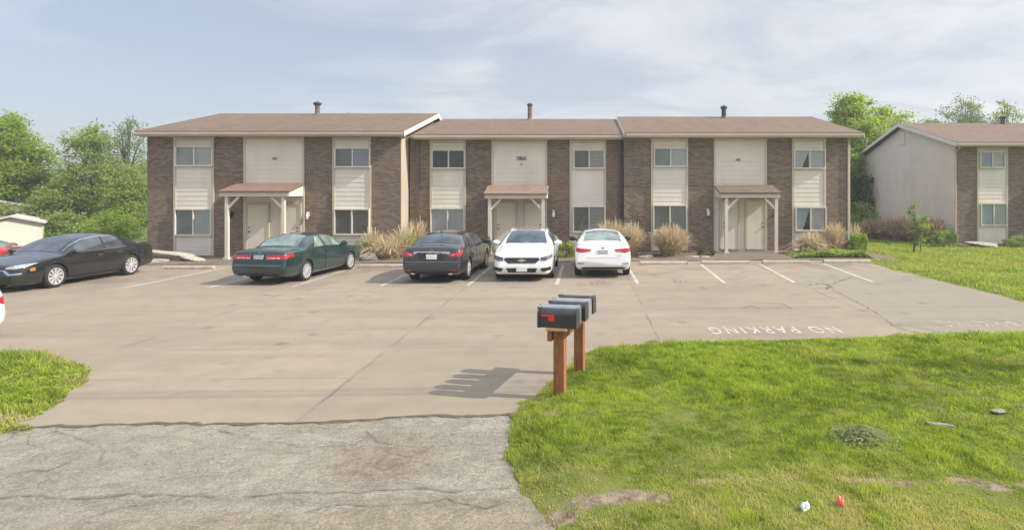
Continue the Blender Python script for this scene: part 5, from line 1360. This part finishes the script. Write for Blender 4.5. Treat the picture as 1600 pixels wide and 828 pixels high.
sp = wn('ShaderNodeSeparateXYZ'); L_(tc.outputs['Generated'], sp.inputs[0])
zc = wn('ShaderNodeMath', operation='MAXIMUM'); L_(sp.outputs[2], zc.inputs[0]); zc.inputs[1].default_value = .0
za = wn('ShaderNodeMath', operation='ADD'); L_(zc.outputs[0], za.inputs[0]); za.inputs[1].default_value = .22
dx = wn('ShaderNodeMath', operation='DIVIDE'); L_(sp.outputs[0], dx.inputs[0]); L_(za.outputs[0], dx.inputs[1])
dy = wn('ShaderNodeMath', operation='DIVIDE'); L_(sp.outputs[1], dy.inputs[0]); L_(za.outputs[0], dy.inputs[1])
cv = wn('ShaderNodeCombineXYZ'); L_(dx.outputs[0], cv.inputs[0]); L_(dy.outputs[0], cv.inputs[1])
n1 = wn('ShaderNodeTexNoise'); n1.inputs['Scale'].default_value = .75; n1.inputs['Detail'].default_value = 7; n1.inputs['Roughness'].default_value = .55; n1.inputs['Distortion'].default_value = .5; L_(cv.outputs[0], n1.inputs['Vector'])
# cirrus gets thicker towards the east (the sun's side)
ea = wn('ShaderNodeMapRange'); L_(sp.outputs[0], ea.inputs[0]); ea.inputs[1].default_value = -.55; ea.inputs[2].default_value = .55; ea.inputs[3].default_value = -.07; ea.inputs[4].default_value = .17
ad = wn('ShaderNodeMath', operation='ADD'); L_(n1.outputs[0], ad.inputs[0]); L_(ea.outputs[0], ad.inputs[1])
cf = wn('ShaderNodeMapRange', interpolation_type='SMOOTHSTEP'); L_(ad.outputs[0], cf.inputs[0]); cf.inputs[1].default_value = .40; cf.inputs[2].default_value = .72; cf.inputs[3].default_value = .52; cf.inputs[4].default_value = .93
mx = wn('ShaderNodeMix', data_type='RGBA'); L_(cf.outputs[0], mx.inputs[0])
L_(sk.outputs[0], mx.inputs[6])
n2 = wn('ShaderNodeTexNoise'); n2.inputs['Scale'].default_value = 1.5; n2.inputs['Detail'].default_value = 8; n2.inputs['Roughness'].default_value = .6; n2.inputs['Distortion'].default_value = .8
st_ = wn('ShaderNodeVectorMath', operation='MULTIPLY'); L_(cv.outputs[0], st_.inputs[0]); st_.inputs[1].default_value = (.75, 1.5, 1); L_(st_.outputs[0], n2.inputs['Vector'])
a2 = wn('ShaderNodeMath', operation='ADD'); L_(n2.outputs[0], a2.inputs[0]); L_(ea.outputs[0], a2.inputs[1])
cb = wn('ShaderNodeMapRange', interpolation_type='SMOOTHSTEP'); L_(a2.outputs[0], cb.inputs[0]); cb.inputs[1].default_value = .42; cb.inputs[2].default_value = .74
cc = wn('ShaderNodeMix', data_type='RGBA'); L_(cb.outputs[0], cc.inputs[0]); cc.inputs[6].default_value = (4.55, 4.95, 5.6, 1); cc.inputs[7].default_value = (6.6, 6.7, 6.8, 1)
L_(cc.outputs[2], mx.inputs[7])
bg = wn('ShaderNodeBackground'); L_(mx.outputs[2], bg.inputs[0]); 
el = wn('ShaderNodeMapRange', interpolation_type='SMOOTHSTEP'); L_(sp.outputs[2], el.inputs[0]); el.inputs[1].default_value = .26; el.inputs[2].default_value = .7; el.inputs[3].default_value = .079; el.inputs[4].default_value = .165  # sky strength raised above the view to add fill light
L_(el.outputs[0], bg.inputs[1])
ou = wn('ShaderNodeOutputWorld'); L_(bg.outputs[0], ou.inputs[0])

# thin spring haze: an even volume round the whole place
hm = bpy.data.materials.new('haze'); hm.use_nodes = True; ht = hm.node_tree; ht.nodes.clear()
hv = ht.nodes.new('ShaderNodeVolumePrincipled'); hv.inputs['Color'].default_value = (.88, .90, .93, 1); hv.inputs['Density'].default_value = .0016; hv.inputs['Anisotropy'].default_value = .2
ho = ht.nodes.new('ShaderNodeOutputMaterial'); ht.links.new(hv.outputs[0], ho.inputs['Volume']); hm.cycles.homogeneous_volume = True
hb = MB(); hb.box(-440, 440, -440, 440, -2.2, 16.5); tag(hb.build('haze', hm), kind='stuff')

cam = bpy.data.cameras.new('camera'); cam.sensor_width = 36; cam.lens = 36*F/1600; cam.clip_end = 4000; cam.clip_start = .1
cam.shift_x = (800-PX)/1600; cam.shift_y = -(414-PY)/1600
co = bpy.data.objects.new('camera', cam); COL.objects.link(co); co.location = (0, 0, CAMH); co.rotation_euler = (R(90), 0, 0); scene.camera = co
scene.view_settings.view_transform = 'Standard'; scene.view_settings.look = 'None'; scene.view_settings.exposure = .83; scene.view_settings.gamma = 1
scene.view_settings.use_curve_mapping = False
scene.render.engine = 'CYCLES'
scene.cycles.use_denoising = True
scene.cycles.max_bounces = 6; scene.cycles.transparent_max_bounces = 12; scene.cycles.caustics_reflective = False; scene.cycles.caustics_refractive = False
